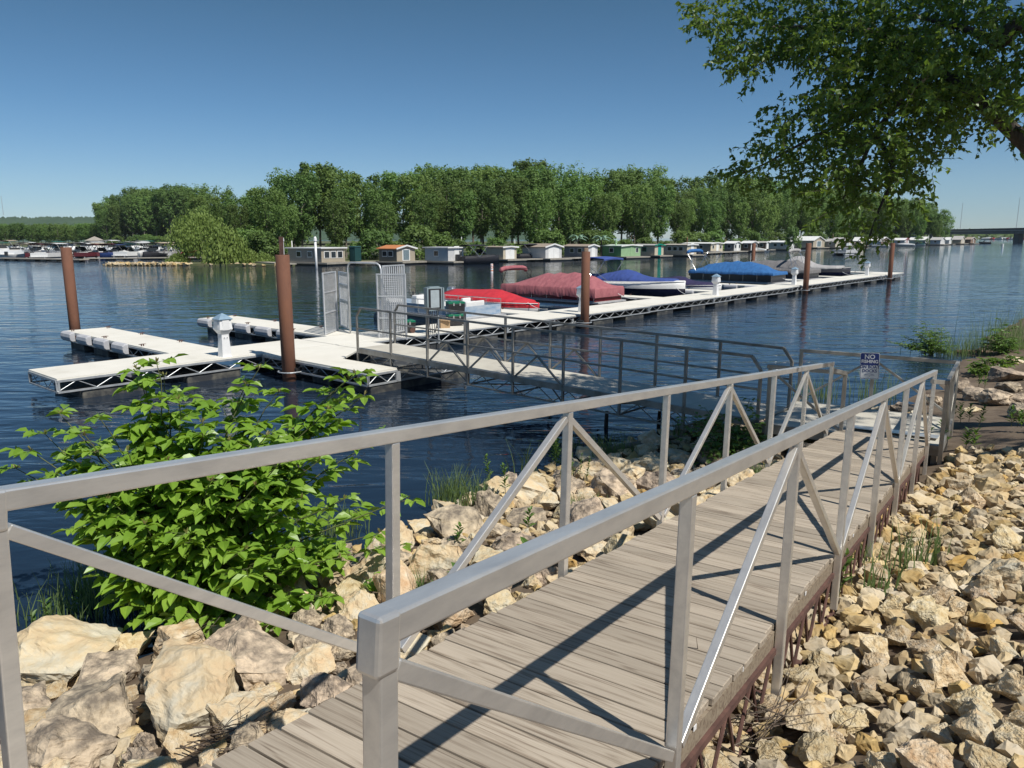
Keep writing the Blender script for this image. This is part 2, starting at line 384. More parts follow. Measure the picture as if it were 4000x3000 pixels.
# riprap on the land side
cand = []; grid = {}
def near_ok(x, y, R, k):
    gx, gy = int(x/.4), int(y/.4)
    for i in (-1, 0, 1):
        for j in (-1, 0, 1):
            for a, b, c in grid.get((gx+i, gy+j), ()):
                if (x-a)**2+(y-b)**2 < ((R+c)*k)**2: return False
    grid.setdefault((gx, gy), []).append((x, y, R)); return True
for R, n in ((.17, 40), (.14, 200), (.11, 900), (.09, 2600), (.07, 6000), (.052, 9000), (.038, 12000)):
    for _ in range(n):
        t = rnd.uniform(.2, 13.4) if R > .06 else rnd.uniform(.2, 12); l = rnd.uniform(-1.5 if t < 11 else -.7, 6.5)
        if t > 11.6 and rnd.random() < (t-11.6)*.6+.05*max(0, l): continue
        if l > 3+t*.35: continue
        x, y = dh.x*t+rdir.x*l, dh.y*t+rdir.y*l
        r2 = R*rnd.uniform(.85, 1.2)
        if not seen((x, y, gz(x, y)), 60): continue
        if near_ok(x, y, r2, .60): cand.append((x, y, r2))
allr = left+[(x, y, r, 1) for x, y, r in cand]
allr.sort(key=lambda c: -c[2]/max(.5, math.hypot(c[0], c[1], EYE-gz(c[0], c[1])))*(1.25 if c[3] == 0 else 1))
for x, y, r, side in allr[:300]:
    if side: rock_obj(x, y, r, rockm if rnd.random() < .8 else rocky, 'pale yellow limestone rock in the loose slope right of the walkway', 'limestone rocks of the slope right of the walkway', .45)
    else: rock_obj(x, y, r, rnd.choice((rockg, rocky, rockm)), 'broken limestone rock filling the gaps between the boulders left of the walkway', 'small rocks between the boulders on the water side', .3)
SM = [rock_mesh('r', 2, 11+i % 5, .06, 80+i, 1.15, .92, .8) for i in range(10)]+[rock_mesh('r', 1, 12+i % 5, .07, 95+i, 1.15, .92, .8) for i in range(8)]
smd = []
for me in SM:
    co = np.empty(len(me.vertices)*3); me.vertices.foreach_get('co', co); me.calc_loop_triangles(); fa = np.array([list(p.vertices) for p in me.loop_triangles]); smd.append((co.reshape(-1, 3), fa))
def stuff_rocks(name, lst, mat, label, sink=.4):
    V = []; Fc = []; n = 0; tn = []
    for x, y, r in lst:
        co, fa = smd[rnd.randrange(10) if r > .055 else 10+rnd.randrange(8)]; tn.append(np.full(len(co), rnd.random()))
        E_ = Matrix.Rotation(rnd.uniform(0, 6.3), 3, 'Z') @ Matrix.Rotation(rnd.uniform(-.8, .8), 3, 'X')
        A = np.array(E_)*r; V.append(co@A.T+np.array([x, y, gz(x, y)+r*sink])); Fc.append(fa+n); n += len(co)
    V = np.concatenate(V); Fc = np.concatenate(Fc)
    me = bpy.data.meshes.new(name); me.vertices.add(len(V)); me.vertices.foreach_set('co', V.reshape(-1))
    me.loops.add(len(Fc)*3); me.loops.foreach_set('vertex_index', Fc.reshape(-1).astype(np.int32)); me.polygons.add(len(Fc))
    me.polygons.foreach_set('loop_start', np.arange(len(Fc), dtype=np.int32)*3); me.polygons.foreach_set('loop_total', np.full(len(Fc), 3, dtype=np.int32)); me.polygons.foreach_set('use_smooth', np.zeros(len(Fc), dtype=bool)); me.update(calc_edges=True); ta = me.attributes.new('tone', 'FLOAT', 'POINT'); ta.data.foreach_set('value', np.concatenate(tn).astype(np.float32))
    return tag(link(name, me, mat), label, 'rubble', kind='stuff')
rubm = M('limestone rubble', (.38, .25, .12), (.60, .52, .385), rough=.9, sc=3.2, detail=9, bump=.9, bsc=9, thr=(.3, .68), c3=(.51, .40, .24))
def tone_var(m):
    nt = m.node_tree; N = nt.nodes; b = N['Principled BSDF']; src = b.inputs['Base Color'].links[0].from_socket
    at_ = N.new('ShaderNodeAttribute'); at_.attribute_name = 'tone'; hs = N.new('ShaderNodeHueSaturation'); v = N.new('ShaderNodeMapRange'); v.inputs[3].default_value = .68; v.inputs[4].default_value = 1.12
    m7 = N.new('ShaderNodeMath'); m7.operation = 'MULTIPLY'; m7.inputs[1].default_value = 7.7; fr = N.new('ShaderNodeMath'); fr.operation = 'FRACT'; sv = N.new('ShaderNodeMapRange'); sv.inputs[3].default_value = .80; sv.inputs[4].default_value = 1.35
    L = nt.links.new; L(at_.outputs['Fac'], v.inputs[0]); L(v.outputs[0], hs.inputs['Value']); L(at_.outputs['Fac'], m7.inputs[0]); L(m7.outputs[0], fr.inputs[0]); L(fr.outputs[0], sv.inputs[0]); L(sv.outputs[0], hs.inputs['Saturation']); L(src, hs.inputs['Color']); L(hs.outputs[0], b.inputs['Base Color'])
tone_var(rubm)
stuff_rocks('limestone_rubble', [c[:3] for c in allr[300:]], rubm, 'smaller pale limestone rubble covering the slopes on both sides of the walkway')
# ============================================================ wooden walkway (ramp)
S_, T0R, T0L, TOPH = 1.5314, .8675-.065, .7927-.085, 1.064
def plank_mat(name, c1, c2, c3):
    m = bpy.data.materials.new(name); m.use_nodes = True; nt = m.node_tree; N = nt.nodes; Lk = nt.links.new
    b = N['Principled BSDF']; b.inputs['Roughness'].default_value = .8; b.inputs['Specular IOR Level'].default_value = .25
    tc = N.new('ShaderNodeTexCoord'); at_ = N.new('ShaderNodeAttribute'); at_.attribute_name = 'tone'
    cx = N.new('ShaderNodeCombineXYZ'); ml = N.new('ShaderNodeMath'); ml.operation = 'MULTIPLY'; ml.inputs[1].default_value = 23.0
    Lk(at_.outputs['Fac'], ml.inputs[0]); Lk(ml.outputs[0], cx.inputs[0]); Lk(ml.outputs[0], cx.inputs[1])
    ad = N.new('ShaderNodeVectorMath'); Lk(tc.outputs['Object'], ad.inputs[0]); Lk(cx.outputs[0], ad.inputs[1])
    mp = N.new('ShaderNodeMapping'); mp.inputs['Scale'].default_value = (.9, 12, 12); Lk(ad.outputs[0], mp.inputs[0])
    n1 = N.new('ShaderNodeTexNoise'); n1.inputs['Scale'].default_value = 1.0; n1.inputs['Detail'].default_value = 2; Lk(mp.outputs[0], n1.inputs[0])
    # contour lines of a smooth field = wood grain
    mu = N.new('ShaderNodeMath'); mu.operation = 'MULTIPLY'; mu.inputs[1].default_value = 34.0; Lk(n1.outputs[0], mu.inputs[0])
    si = N.new('ShaderNodeMath'); si.operation = 'SINE'; Lk(mu.outputs[0], si.inputs[0])
    mp2 = N.new('ShaderNodeMapping'); mp2.inputs['Scale'].default_value = (2.5, 130, 60); Lk(ad.outputs[0], mp2.inputs[0])
    n2 = N.new('ShaderNodeTexNoise'); n2.inputs['Scale'].default_value = 1; n2.inputs['Detail'].default_value = 4; Lk(mp2.outputs[0], n2.inputs[0])
    n3 = N.new('ShaderNodeTexNoise'); n3.inputs['Scale'].default_value = 2.2; n3.inputs['Detail'].default_value = 5; Lk(ad.outputs[0], n3.inputs[0])
    mr = N.new('ShaderNodeMapRange'); mr.inputs[1].default_value = .2; mr.inputs[2].default_value = 1; mr.inputs[3].default_value = 0; mr.inputs[4].default_value = .40; Lk(si.outputs[0], mr.inputs[0])
    mm = N.new('ShaderNodeMath'); mm.operation = 'MULTIPLY'; Lk(mr.outputs[0], mm.inputs[0]); Lk(n3.outputs[0], mm.inputs[1])
    aa = N.new('ShaderNodeMath'); aa.operation = 'MULTIPLY_ADD'; aa.inputs[1].default_value = .75; Lk(n2.outputs[0], aa.inputs[0]); Lk(mm.outputs[0], aa.inputs[2])
    cr = N.new('ShaderNodeValToRGB'); e = cr.color_ramp.elements; e[0].position = .27; e[0].color = rgb(c1); e[1].position = .74; e[1].color = rgb(c3)
    x = e.new(.50); x.color = rgb(c2); Lk(aa.outputs[0], cr.inputs[0])
    hs = N.new('ShaderNodeHueSaturation'); v = N.new('ShaderNodeMapRange'); v.inputs[3].default_value = .80; v.inputs[4].default_value = 1.12; Lk(at_.outputs['Fac'], v.inputs[0]); Lk(v.outputs[0], hs.inputs['Value'])
    Lk(cr.outputs[0], hs.inputs['Color']); Lk(hs.outputs[0], b.inputs['Base Color'])
    bp = N.new('ShaderNodeBump'); bp.inputs['Strength'].default_value = .4; bp.inputs['Distance'].default_value = .004; bp.invert = True; Lk(aa.outputs[0], bp.inputs['Height']); Lk(bp.outputs[0], b.inputs['Normal'])
    return m
plankm = plank_mat('weathered plank', (.42, .36, .285), (.345, .29, .225), (.17, .13, .095))
ramp = empty('wooden_walkway', mat=RAMP)
tag(ramp, 'sloping grey plank walkway with aluminium handrails leading down to the landing', 'walkway')
def planks(name, x0, x1, y0, y1, wd, gap, z, parent, mat, th=.036, jit=.012, alongx=True):
    b = MB(); tones = []; y = y0; r = random.Random(3)
    while y < y1-.02:
        w_ = min(wd, y1-y); e0, e1 = r.uniform(-jit, jit), r.uniform(-jit, jit); dz = r.uniform(-.002, .002)
        b.box(((x0+x1+e0+e1)/2, y+w_/2-gap/2, z-th/2+dz), (x1-x0+e1-e0, w_-gap, th)); t = r.random(); tones += [t]*8; y += w_
    me = b.mesh(name); a = me.attributes.new('tone', 'FLOAT', 'POINT'); a.data.foreach_set('value', tones)
    o = link(name, me, mat, parent); bv = o.modifiers.new('b', 'BEVEL'); bv.width = .004; bv.segments = 1; return o
TE = 12.28   # end of the walkway deck
planks('deck', -2.155, -.925, -1.2, TE, 0.142, .013, 0, ramp, plankm)
# timber stringers and steel joists under the deck
for x in (-2.14, -.945):
    MB().box((x, (TE-1.2)/2, -.083), (.04, TE+1.2, .088)).build('stringer', plank_mat('stringer wood', (.36, .30, .22), (.28, .22, .16), (.15, .11, .08)) if 'stringer wood' not in bpy.data.materials else bpy.data.materials['stringer wood'], ramp)
    j = MB(); xx = x+(.012 if x > -1.5 else -.012)
    j.box((xx, (TE-1.2)/2, -.148), (.05, TE+1.2, .035)).bar((xx, -1.2, -.50), (xx, TE-.8, -.50), .035, .03)
    y = -1.0; up = True
    while y < TE-1:
        j.tube([(xx, y, -.16 if up else -.49), (xx, y+.19, -.49 if up else -.16)], .010, 6); y += .19; up = not up
    j.build('steel_joist', rustdark, ramp)
j = MB()
for k in range(10): j.bar((-2.12, .3+k*1.25, -.49), (-.96, .3+k*1.25, -.49), .04, .05)
j.build('cross_member', rustdark, ramp)
def rail_side(xin, xout, t0, tube=.05):
    xc = (xin+xout)/2; skew = .062
    t_end = t0+7*S_
    MB().bar((xc, t0-.025, TOPH-.03), (xc, t_end+.03, TOPH-.03), abs(xin-xout), .06).build('top_rail', alu, ramp, bevel=.006)
    MB().box((xc, t0, TOPH-.056), (.058, .060, .115)).build('corner_cap', alu, ramp, bevel=.009)
    for k in range(8):
        y = t0+k*S_; o = xc
        MB().bar((o, y+skew*(TOPH+.42), -.40), (o, y+.004, TOPH-.06), tube*.96, tube*.96, up=(1, 0, 0)).build('rail_post', alu, ramp, bevel=.005)
    for k in range(7):
        ya, yb = t0+k*S_, t0+(k+1)*S_
        if k % 2 == 0: p, q = (xc, ya+.03, TOPH-.115), (xc, yb+skew*TOPH-.045, .03)
        else: p, q = (xc, ya+skew*TOPH+.045, .03), (xc, yb-.03, TOPH-.10)
        MB().bar(p, q, .040, .040, up=(1, 0, 0)).build('diagonal_brace', alu, ramp, bevel=.004)
rail_side(-.87, -.925, T0R); rail_side(-2.165, -2.22, T0L)
for t in (.9, 1.25, 1.45, 2.7, 3.35, 4.6, 6.2): MB().box((-.921, t, -.03), (.003, .03, .022)).build('lumber_tag', whitep, ramp)
# ============================================================ landing platform
LZ = .66
U = Vector((math.cos(.586), -math.sin(.586), 0)); V = Vector((-U.y, U.x, 0))
F0 = Vector((4.07, 11.85, LZ)); LW, LD, LH = 2.44, 1.97, .96
LM = Matrix.Translation(F0) @ Matrix((U, V, Vector((0, 0, 1)))).transposed().to_4x4()
land = empty('landing_platform', mat=LM)
tag(land, 'square landing with pale decking and low aluminium rails where walkway and gangway meet', 'landing')
d_ = MB()
for k in range(2): d_.box((.0+LW/2, LD/4+k*LD/2, -.02), (LW, LD/2-.006, .04))
d_.build('deck', shadedeck, land)
fr = MB()
for y in (-.025, LD+.025): fr.box((LW/2, y, -.075), (LW+.1, .045, .15))
for x in (-.025, LW+.025): fr.box((x, LD/2, -.075), (.045, LD+.0, .15))
for k in range(3): fr.box((LW*(k+1)/4, LD/2, -.09), (.04, LD-.05, .10))
fr.build('edge_frame', gangm, land)
for x in (.05, LW-.05):
    for y in (.05, LD-.05): MB().box((x, y, -.9), (.07, .07, 1.5)).build('leg', gangm, land)
MB().add([(1.15, .24, .045), (2.40, .24, .045), (2.40, .62, .008), (1.15, .62, .008), (1.15, .24, .039), (2.40, .24, .039), (2.40, .62, .002), (1.15, .62, .002)],
         [(0, 1, 2, 3), (7, 6, 5, 4), (0, 4, 5, 1), (1, 5, 6, 2), (2, 6, 7, 3), (3, 7, 4, 0)]).build('transition_plate', alu, land)
alud = M('dull aluminium', (.43, .41, .37), (.31, .29, .25), rough=.5, metal=.5, sc=5, detail=8)
def post(x, y, z0=-.3, z1=None, n='rail_post', w_=.055): return MB().box((x, y, (z0+(z1 or LH-.05))/2), (w_, w_, (z1 or LH-.05)-z0)).build(n, alud, land, bevel=.004)
for x, y in ((.03, -.03), (.03, LD+.03), (LW/2, LD+.03), (LW+.03, LD+.03), (LW+.03, -.03), (1.13, -.03), (LW+.03, LD/2)): post(x, y)
def lrail(p, q, n='top_rail', s=.052, h=.06): return MB().bar(p, q, s, h).build(n, alud, land, bevel=.004)
lrail((0, LD+.03, LH-.03), (LW+.05, LD+.03, LH-.03)); lrail((LW+.03, -.06, LH-.028), (LW+.03, LD, LH-.028)); lrail((-.02, -.03, LH-.03), (1.16, -.03, LH-.03))
lrail((1.13, -.03, LH-.035), (1.03, -.62, LH+.10)); lrail((LW+.02, -.05, LH-.035), (LW-.12, -.62, LH+.06))
for a, b_ in (((.06, LD+.03, .05), (LW/2-.02, LD+.03, LH-.1)), ((LW/2+.02, LD+.03, LH-.1), (LW-.02, LD+.03, .05)), ((.06, -.03, LH-.1), (1.1, -.03, .05)), ((LW+.03, .03, LH-.1), (LW+.03, LD/2, .05)), ((LW+.03, LD/2, .05), (LW+.03, LD, LH-.1))):
    lrail(a, b_, 'diagonal_brace', .038, .038)
# sign
signm = M('sign white', (.74, .75, .77), (.68, .70, .72), rough=.35, sc=3); signb = M('sign blue', (.012, .03, .16), (.016, .038, .19), rough=.35, sc=3)
SX = LW*.56
for q in range(60):
    tp = F0+U*(LW*(.2+q*.01))+V*LD+Vector((0, 0, LH))
    if px(tp)[0] > 3397: SX = LW*(.2+q*.01); break
sign = empty('no_fishing_sign', mat=LM @ Matrix.Translation((SX, LD-.02, LH-.20)) @ Matrix.Rotation(-.05, 4, 'Y') @ Matrix.Rotation(pi/2, 4, 'X'))
tag(sign, 'blue and white metal sign reading NO FISHING ON BOAT DOCKS on the landing rail', 'sign')
def rrect(w_, h, r, z, cx_=0, cy_=0, n=5, cut=None):
    pts = []
    for sx, sy, a0 in ((1, 1, 0), (-1, 1, 90), (-1, -1, 180), (1, -1, 270)):
        for k in range(n+1):
            a = math.radians(a0+90*k/n); pts.append((cx_+sx*(w_/2-r)+r*math.cos(a), cy_+sy*(h/2-r)+r*math.sin(a)))
    return pts
MB().prism(rrect(.305, .455, .03, 0), -.002, .001).build('sign_plate', signm, sign)
o_ = rrect(.289, .439, .025, 0); i_ = rrect(.279, .429, .021, 0); n_ = len(o_)
MB().add([(p[0], p[1], .0022) for p in o_]+[(p[0], p[1], .0022) for p in i_], [(k, (k+1) % n_, n_+(k+1) % n_, n_+k) for k in range(n_)]).build('sign_border', signb, sign)
MB().add([(p[0], p[1], .0026) for p in rrect(.280, .200, .021, 0, 0, .1145) if True], [tuple(range(n_))]).build('blue_panel', signb, sign)
def text(body, size, x, y, z, mat, parent, name='lettering', bold=.0, sx=1, rot=None, ext=0):
    c = bpy.data.curves.new(name, 'FONT'); c.body = body; c.size = size; c.align_x = 'CENTER'; c.align_y = 'CENTER'; c.offset = bold; c.extrude = ext; c.resolution_u = 3
    t = bpy.data.objects.new(name, c); COL.objects.link(t)
    me = bpy.data.meshes.new_from_object(t); bpy.data.objects.remove(t)
    me.materials.clear(); o = link(name, me, mat, parent); o.location = (x, y, z); o.scale = (sx, 1, 1)
    if rot: o.rotation_euler = rot
    return o
text('NO', .105, 0, .155, .0034, signm, sign, bold=.0022); text('FISHING', .078, 0, .075, .0034, signm, sign, bold=.002, sx=.93)
text('ON BOAT', .074, 0, -.018, .0030, signb, sign, bold=.002, sx=.93); text('DOCKS', .074, 0, -.086, .0030, signb, sign, bold=.002, sx=.93)
g = MB(); g.bar((-.07, -.142, .003), (-.01, -.130, .003), .004, .001).bar((-.01, -.130, .003), (.07, -.150, .003), .004, .001).bar((-.08, -.156, .003), (.08, -.158, .003), .005, .001)
g.build('emblem', signb, sign)
bm_ = MB(); bm_.lathe([(.008, 0), (.008, .004), (.004, .006)], 8, (0, .205, .001)); bm_.lathe([(.008, 0), (.008, .004), (.004, .006)], 8, (0, -.185, .001)); bm_.build('bolt', chrome, sign)
# ============================================================ gangway
ZG0, ZG1 = .70, .84
GA = Vector((3.95, 11.90, ZG0)); GB = Vector((-3.92, 19.15, ZG1)); GL = (GB-GA).length
gd = (GB-GA).normalized(); gs = Vector((-gd.y, gd.x, 0)).normalized()
if gs.y < 0: gs = -gs
gu = gd.cross(gs)
if gu.z < 0: gu = -gu
GM = Matrix.Translation(GA) @ Matrix((gs, gd, gu)).transposed().to_4x4()     # x across (away), y along to dock
gang = empty('aluminium_gangway', mat=GM)
tag(gang, 'long narrow truss gangway with double pipe rails crossing to the floating dock', 'gangway')
GW = 1.2
gdk = MB()
for k in range(8): gdk.box((GW/2, GL*(k+.5)/8, -.015), (GW-.05, GL/8-.006, .03))
gdk.build('deck', shadedeck, gang)
for x in (0, GW):
    MB().box((x, GL/2, -.06), (.045, GL, .12)).build('side_beam', gangm, gang)
    t = MB(); t.bar((x, .3, -.38), (x, GL-.1, -.38), .035, .03)
    n = 26
    for k in range(n):
        a, b_ = .3+(GL-.4)*k/n, .3+(GL-.4)*(k+1)/n
        t.tube([(x, a, -.12 if k % 2 else -.37), (x, b_, -.37 if k % 2 else -.12)], .011, 5)
    t.build('lower_truss', gangm, gang)
    H1 = 1.02; c = .16
    MB().bar((x, c, H1), (x, GL-c, H1), .045, .045).bar((x, c, H1), (x, 0, H1-c*1.3), .045, .045).bar((x, GL-c, H1), (x, GL, H1-c*1.3), .045, .045).build('top_rail', gangm, gang)
    MB().bar((x, 0, .50), (x, GL, .50), .035, .035).build('mid_rail', gangm, gang)
    for k in range(9):
        y = GL*k/8; MB().box((x, y, (H1-.02-.40)/2 if 0 < k < 8 else (H1-c*1.3-.36)/2), (.045, .045, H1-.02+.40 if 0 < k < 8 else H1-c*1.3+.36)).build('rail_post', gangm, gang)
    for k in (3, 4, 5):
        a, b_ = GL*k/8, GL*(k+1)/8
        MB().bar((x, a, -.05), (x, (a+b_)/2, .49), .035, .035).build('diagonal_brace', gangm, gang); MB().bar((x, b_, -.05), (x, (a+b_)/2, .49), .035, .035).build('diagonal_brace', gangm, gang)
t = MB()
for k in range(9): t.bar((0, GL*k/8, -.37), (GW, GL*k/8, -.37), .03, .03); 
for k in range(8): t.bar((0 if k % 2 else GW, GL*k/8, -.36), (GW if k % 2 else 0, GL*(k+1)/8, -.36), .025, .025)
t.build('cross_bracing', gangm, gang)
# ============================================================ floating dock
DSC = .965; DA = Vector((-10.473, 17.172, 0))*DSC; DAZ = math.radians(41.63)
dm = Vector((math.sin(DAZ), math.cos(DAZ), 0)); dn = Vector((-dm.y, dm.x, 0))
DM = Matrix.Translation(DA) @ Matrix((dm, dn, Vector((0, 0, 1)))).transposed().to_4x4() @ Matrix.Diagonal((DSC, DSC, 1, 1))
DZ = .53
def dk(u, v, z=DZ): return DA+dm*u*DSC+dn*v*DSC+Vector((0, 0, z))
def solve_u(xp, v, z=0): return min((k*.02 for k in range(-100, 4000)), key=lambda u: abs(px(dk(u, v, z))[0]-xp))
def dock_block(parent, u0, u1, v0, v1, bays=None, axis='u', floats=True, seams=2, truss_sides=(1, 1, 1, 1)):
    """deck slab + two angle frames + zigzag rods + floats; rectangle in the parent's frame"""
    L, W_ = (u1-u0), (v1-v0); b = MB()
    if axis == 'u':
        for k in range(seams): b.box((u0+L*(k+.5)/seams, (v0+v1)/2, DZ-.0225), (L/seams-.012, W_-.01, .045))
    else:
        for k in range(seams): b.box(((u0+u1)/2, v0+W_*(k+.5)/seams, DZ-.0225), (L-.01, W_/seams-.012, .045))
    b.build('deck', deckm, parent)
    for zz, hh, nm in ((DZ-.062, .05, 'top_frame'), (.215, .04, 'bottom_frame')):
        fr = MB()
        fr.box(((u0+u1)/2, v0+.0, zz), (L, .05, hh)).box(((u0+u1)/2, v1, zz), (L, .05, hh)).box((u0, (v0+v1)/2, zz+.001), (.046, W_-.05, hh)).box((u1, (v0+v1)/2, zz+.001), (.046, W_-.05, hh)).build(nm, galv, parent)
    t = MB()
    zt, zb = DZ-.085, .235
    for s_, (a, c, fx) in enumerate(((u0, u1, v0), (u0, u1, v1), (v0, v1, u0), (v0, v1, u1))):
        n = max(2, int(round((c-a)/.42))); n += n % 2
        for k in range(n):
            p, q = a+(c-a)*k/n, a+(c-a)*(k+1)/n; z1, z2 = (zt, zb) if k % 2 else (zb, zt)
            P_ = (p, fx, z1) if s_ < 2 else (fx, p, z1); Q_ = (q, fx, z2) if s_ < 2 else (fx, q, z2)
            t.tube([P_, Q_], .0105, 5)
        for p in (a+.03, c-.03): t.box((p, fx, (zt+zb)/2) if s_ < 2 else (fx, p, (zt+zb)/2), (.045, .045, zt-zb+.02))
    t.build('truss', galv, parent)
    if floats:
        if axis == 'u':
            n = max(1, int(L/2.4))
            for k in range(n):
                c = u0+L*(k+.5)/n; MB().box((c, (v0+v1)/2, -.0), (min(1.5, L-.1), W_-.02, .385), top=1.0).build('float', floatm, parent, bevel=.03)
        else:
            n = max(1, int(W_/2.0))
            for k in range(n):
                c = v0+W_*(k+.5)/n; MB().box(((u0+u1)/2, c, 0), (L-.02, min(1.2, W_-.1), .385)).build('float', floatm, parent, bevel=.03)
def cleat(parent, u, v):
    b = MB(); b.tube([(u-.11, v, DZ+.055), (u-.04, v, DZ+.06), (u+.04, v, DZ+.06), (u+.11, v, DZ+.055)], [.008, .013, .013, .008], 6).box((u-.03, v, DZ+.027), (.025, .03, .05)).box((u+.03, v, DZ+.027), (.025, .03, .05)); b.build('cleat', rustdark, parent)
md = empty('main_dock', mat=DM); tag(md, 'long pale main floating dock with galvanised truss sides running out to the last piling', 'dock')
segs = [(0, 7.6, 0, 1.95), (7.62, 15.2, -.28, 1.75), (15.22, 25.3, -.25, 1.78), (25.32, 32.0, -.12, 1.85), (32.02, 34.0, -.1, 1.85), (34.02, 43.1, 0, 1.95), (43.12, 52.4, .1, 2.05), (52.42, 61.9, .12, 2.05), (61.92, 68.4, .05, 2.0)]
for i, (a, b_, c, d2) in enumerate(segs): dock_block(md, a, b_, c, d2, seams=max(1, int((b_-a)/4.6)))
# short deck piece and platform towards the gangway
pf = empty('dock_platform', mat=DM); tag(pf, 'square platform wing of the dock notched around the gangway foot beside the near rusty piling', 'dock')
def slab(parent, poly, th=.045, z=DZ-.001): MB().prism(poly, z-th, z).build('deck', deckm, parent)
pv = -4.75
slab(pf, [(5.22, pv), (6.12, pv), (6.12, -2.5), (7.4, -1.5), (7.55, -1.5), (7.55, -.30), (7.60, -.03), (5.22, -.03)])
slab(pf, [(7.58, -1.5), (8.7, -1.5), (8.7, -.32), (7.58, -.32)])
for zz, hh, nm in ((DZ-.07, .05, 'top_frame'), (.215, .04, 'bottom_frame')):
    fr = MB()
    fr.box((5.2, pv/2-.02, zz), (.05, -pv-.04, hh)).box((5.68, pv, zz-.001), (.9, .05, hh)); fr.box((6.15, pv+1.2, zz+.001), (.05, 2.3, hh))
    if nm == 'bottom_frame': fr.box((7.3, pv, zz+.001), (2.4, .05, hh)).box((8.5, pv/2-.5, zz-.001), (.05, -pv-1.0, hh))
    fr.box((8.72, -.9, zz+.002), (.05, 1.1, hh)); fr.build(nm, galv, pf)
t = MB()
def zig(P0, P1, n, zt=DZ-.09, zb=.235, r=.0105):
    P0, P1 = Vector(P0), Vector(P1)
    for k in range(n):
        a, c = P0.lerp(P1, k/n), P0.lerp(P1, (k+1)/n); z1, z2 = (zt, zb) if k % 2 else (zb, zt)
        t.tube([(a.x, a.y, z1), (c.x, c.y, z2)], r, 5)
    for a in (P0, P1): t.box((a.x, a.y, (zt+zb)/2), (.05, .05, zt-zb))
zig((5.2, -.1), (5.2, pv), 12); zig((5.22, pv), (6.1, pv), 3); zig((6.15, pv), (6.15, -2.5), 6); zig((6.2, pv), (8.5, pv), 6)
t.build('truss', galv, pf)
for u, v, a, b_ in ((7.0, pv+.45, 3.4, .9), (7.0, -2.6, 3.3, .8)): MB().box((u, v, 0), (a, b_, .385)).build('float', floatm, pf, bevel=.03)
def finger(name, u0, u1, v0, v1, label, bumpers=0, side=0, cl=True):
    e = empty(name, mat=DM); tag(e, label, 'dock', 'finger docks beside the main dock')
    dock_block(e, u0, u1, v0, v1, axis='v', seams=2)
    for k in range(bumpers):
        v = v1-.55-k*1.45; s_ = .9
        x = u0-.13
        b = MB(); pts = []
        for dy in (-s_/2, -s_/2+.05, s_/2-.05, s_/2):
            q = .85 if abs(dy) == s_/2 else 1
            sec = [(x+.10, v+dy, DZ-.14+.16*q), (x+.0, v+dy, DZ-.14+.15*q), (x-.06*q, v+dy, DZ-.14+.10*q), (x-.08*q, v+dy, DZ-.14), (x-.06*q, v+dy, DZ-.14-.10*q), (x, v+dy, DZ-.14-.15*q), (x+.10, v+dy, DZ-.14-.16*q)]
            pts.append(sec)
        b.loft(pts, close=True); b.build('bumper', bumperm, e, smooth=False)
    if cl:
        for f_ in (.25, .6, .95): cleat(e, u0+.12, v0+(v1-v0)*f_); cleat(e, u1-.12, v0+(v1-v0)*f_)
    return e
finger('finger_dock', 3.5, 4.9, 1.98, 10.0, 'short empty finger dock with four grey bumpers, nearest of all', 4)
finger('finger_dock', 8.62, 10.0, 1.78, 10.45, 'empty finger dock with grey bumpers behind the gate', 5)
finger('finger_dock', 18.3, 19.5, 1.81, 9.6, 'finger dock in front of the bright red covered boat')
finger('finger_dock', 28.9, 30.1, 1.88, 9.8, 'finger dock between the maroon pontoon boat and the navy speedboat')
finger('finger_dock', 35.6, 36.8, 1.98, 9.8, 'finger dock with bumpers behind the bow of the navy speedboat', 5)
finger('finger_dock', 42.3, 43.6, 2.0, 10.2, 'finger dock with long grey bumpers before the blue covered pontoon boat', 6)
finger('finger_dock', 50.4, 51.6, 2.08, 9.8, 'finger dock behind the blue covered pontoon boat')
finger('finger_dock', 57.0, 58.2, 2.08, 9.8, 'finger dock between the two grey covered boats')
finger('finger_dock', 66.5, 68.3, 2.03, 8.5, 'last finger dock at the far end past the grey speedboat')
# pilings
def piling(u, v, ztop, lab, mat=rust, r=.172, cone=False, grp='rusty steel pilings holding the dock', ring=True):
    p = dk(u, v, 0); e = empty('steel_piling' if mat is rust else 'timber_piling', p, 0, lab, 'piling', grp)
    MB().lathe([(r, -1.5), (r, ztop-.01), (r-.006, ztop), (r-.02, ztop), (r-.02, ztop-.05), (0, ztop-.05)] if mat is rust else [(r*1.05, -1.5), (r, 1), (r*.93, ztop-.04), (r*.6, ztop)], 20).build('pipe' if mat is rust else 'log', mat, e, smooth=False)
    for pl in e.children[0].data.polygons: pl.use_smooth = abs(pl.normal.z) < .5
    return e
P1 = piling(solve_u(294, 10.4, .53), 10.4, 3.29, 'leftmost rusty steel piling behind the first finger dock')
PU2 = solve_u(1131, -1.65); P2 = piling(PU2, -1.65, 3.18, 'thick rusty steel piling beside the dock platform, nearest the camera')
PU3 = solve_u(2284, -0.62); P3 = piling(PU3, -0.62, 3.03, 'rusty steel piling standing before the maroon pontoon boat')
PU4 = solve_u(3146, -0.25); P4 = piling(PU4, -0.25, 3.19, 'rusty steel piling in front of the grey covered speedboat')
PU5 = solve_u(3475, -0.28); P5 = piling(PU5, -0.28, 3.06, 'rusty steel piling at the far end of the main dock')
piling(34.6, 10.3, 2.93, 'brown timber piling behind the maroon pontoon boat', woodpile, .16, grp='pilings at the finger dock tips')
piling(60.0, 10.4, 3.04, 'rusty piling behind the grey covered boats', rust, .16, grp='pilings at the finger dock tips')
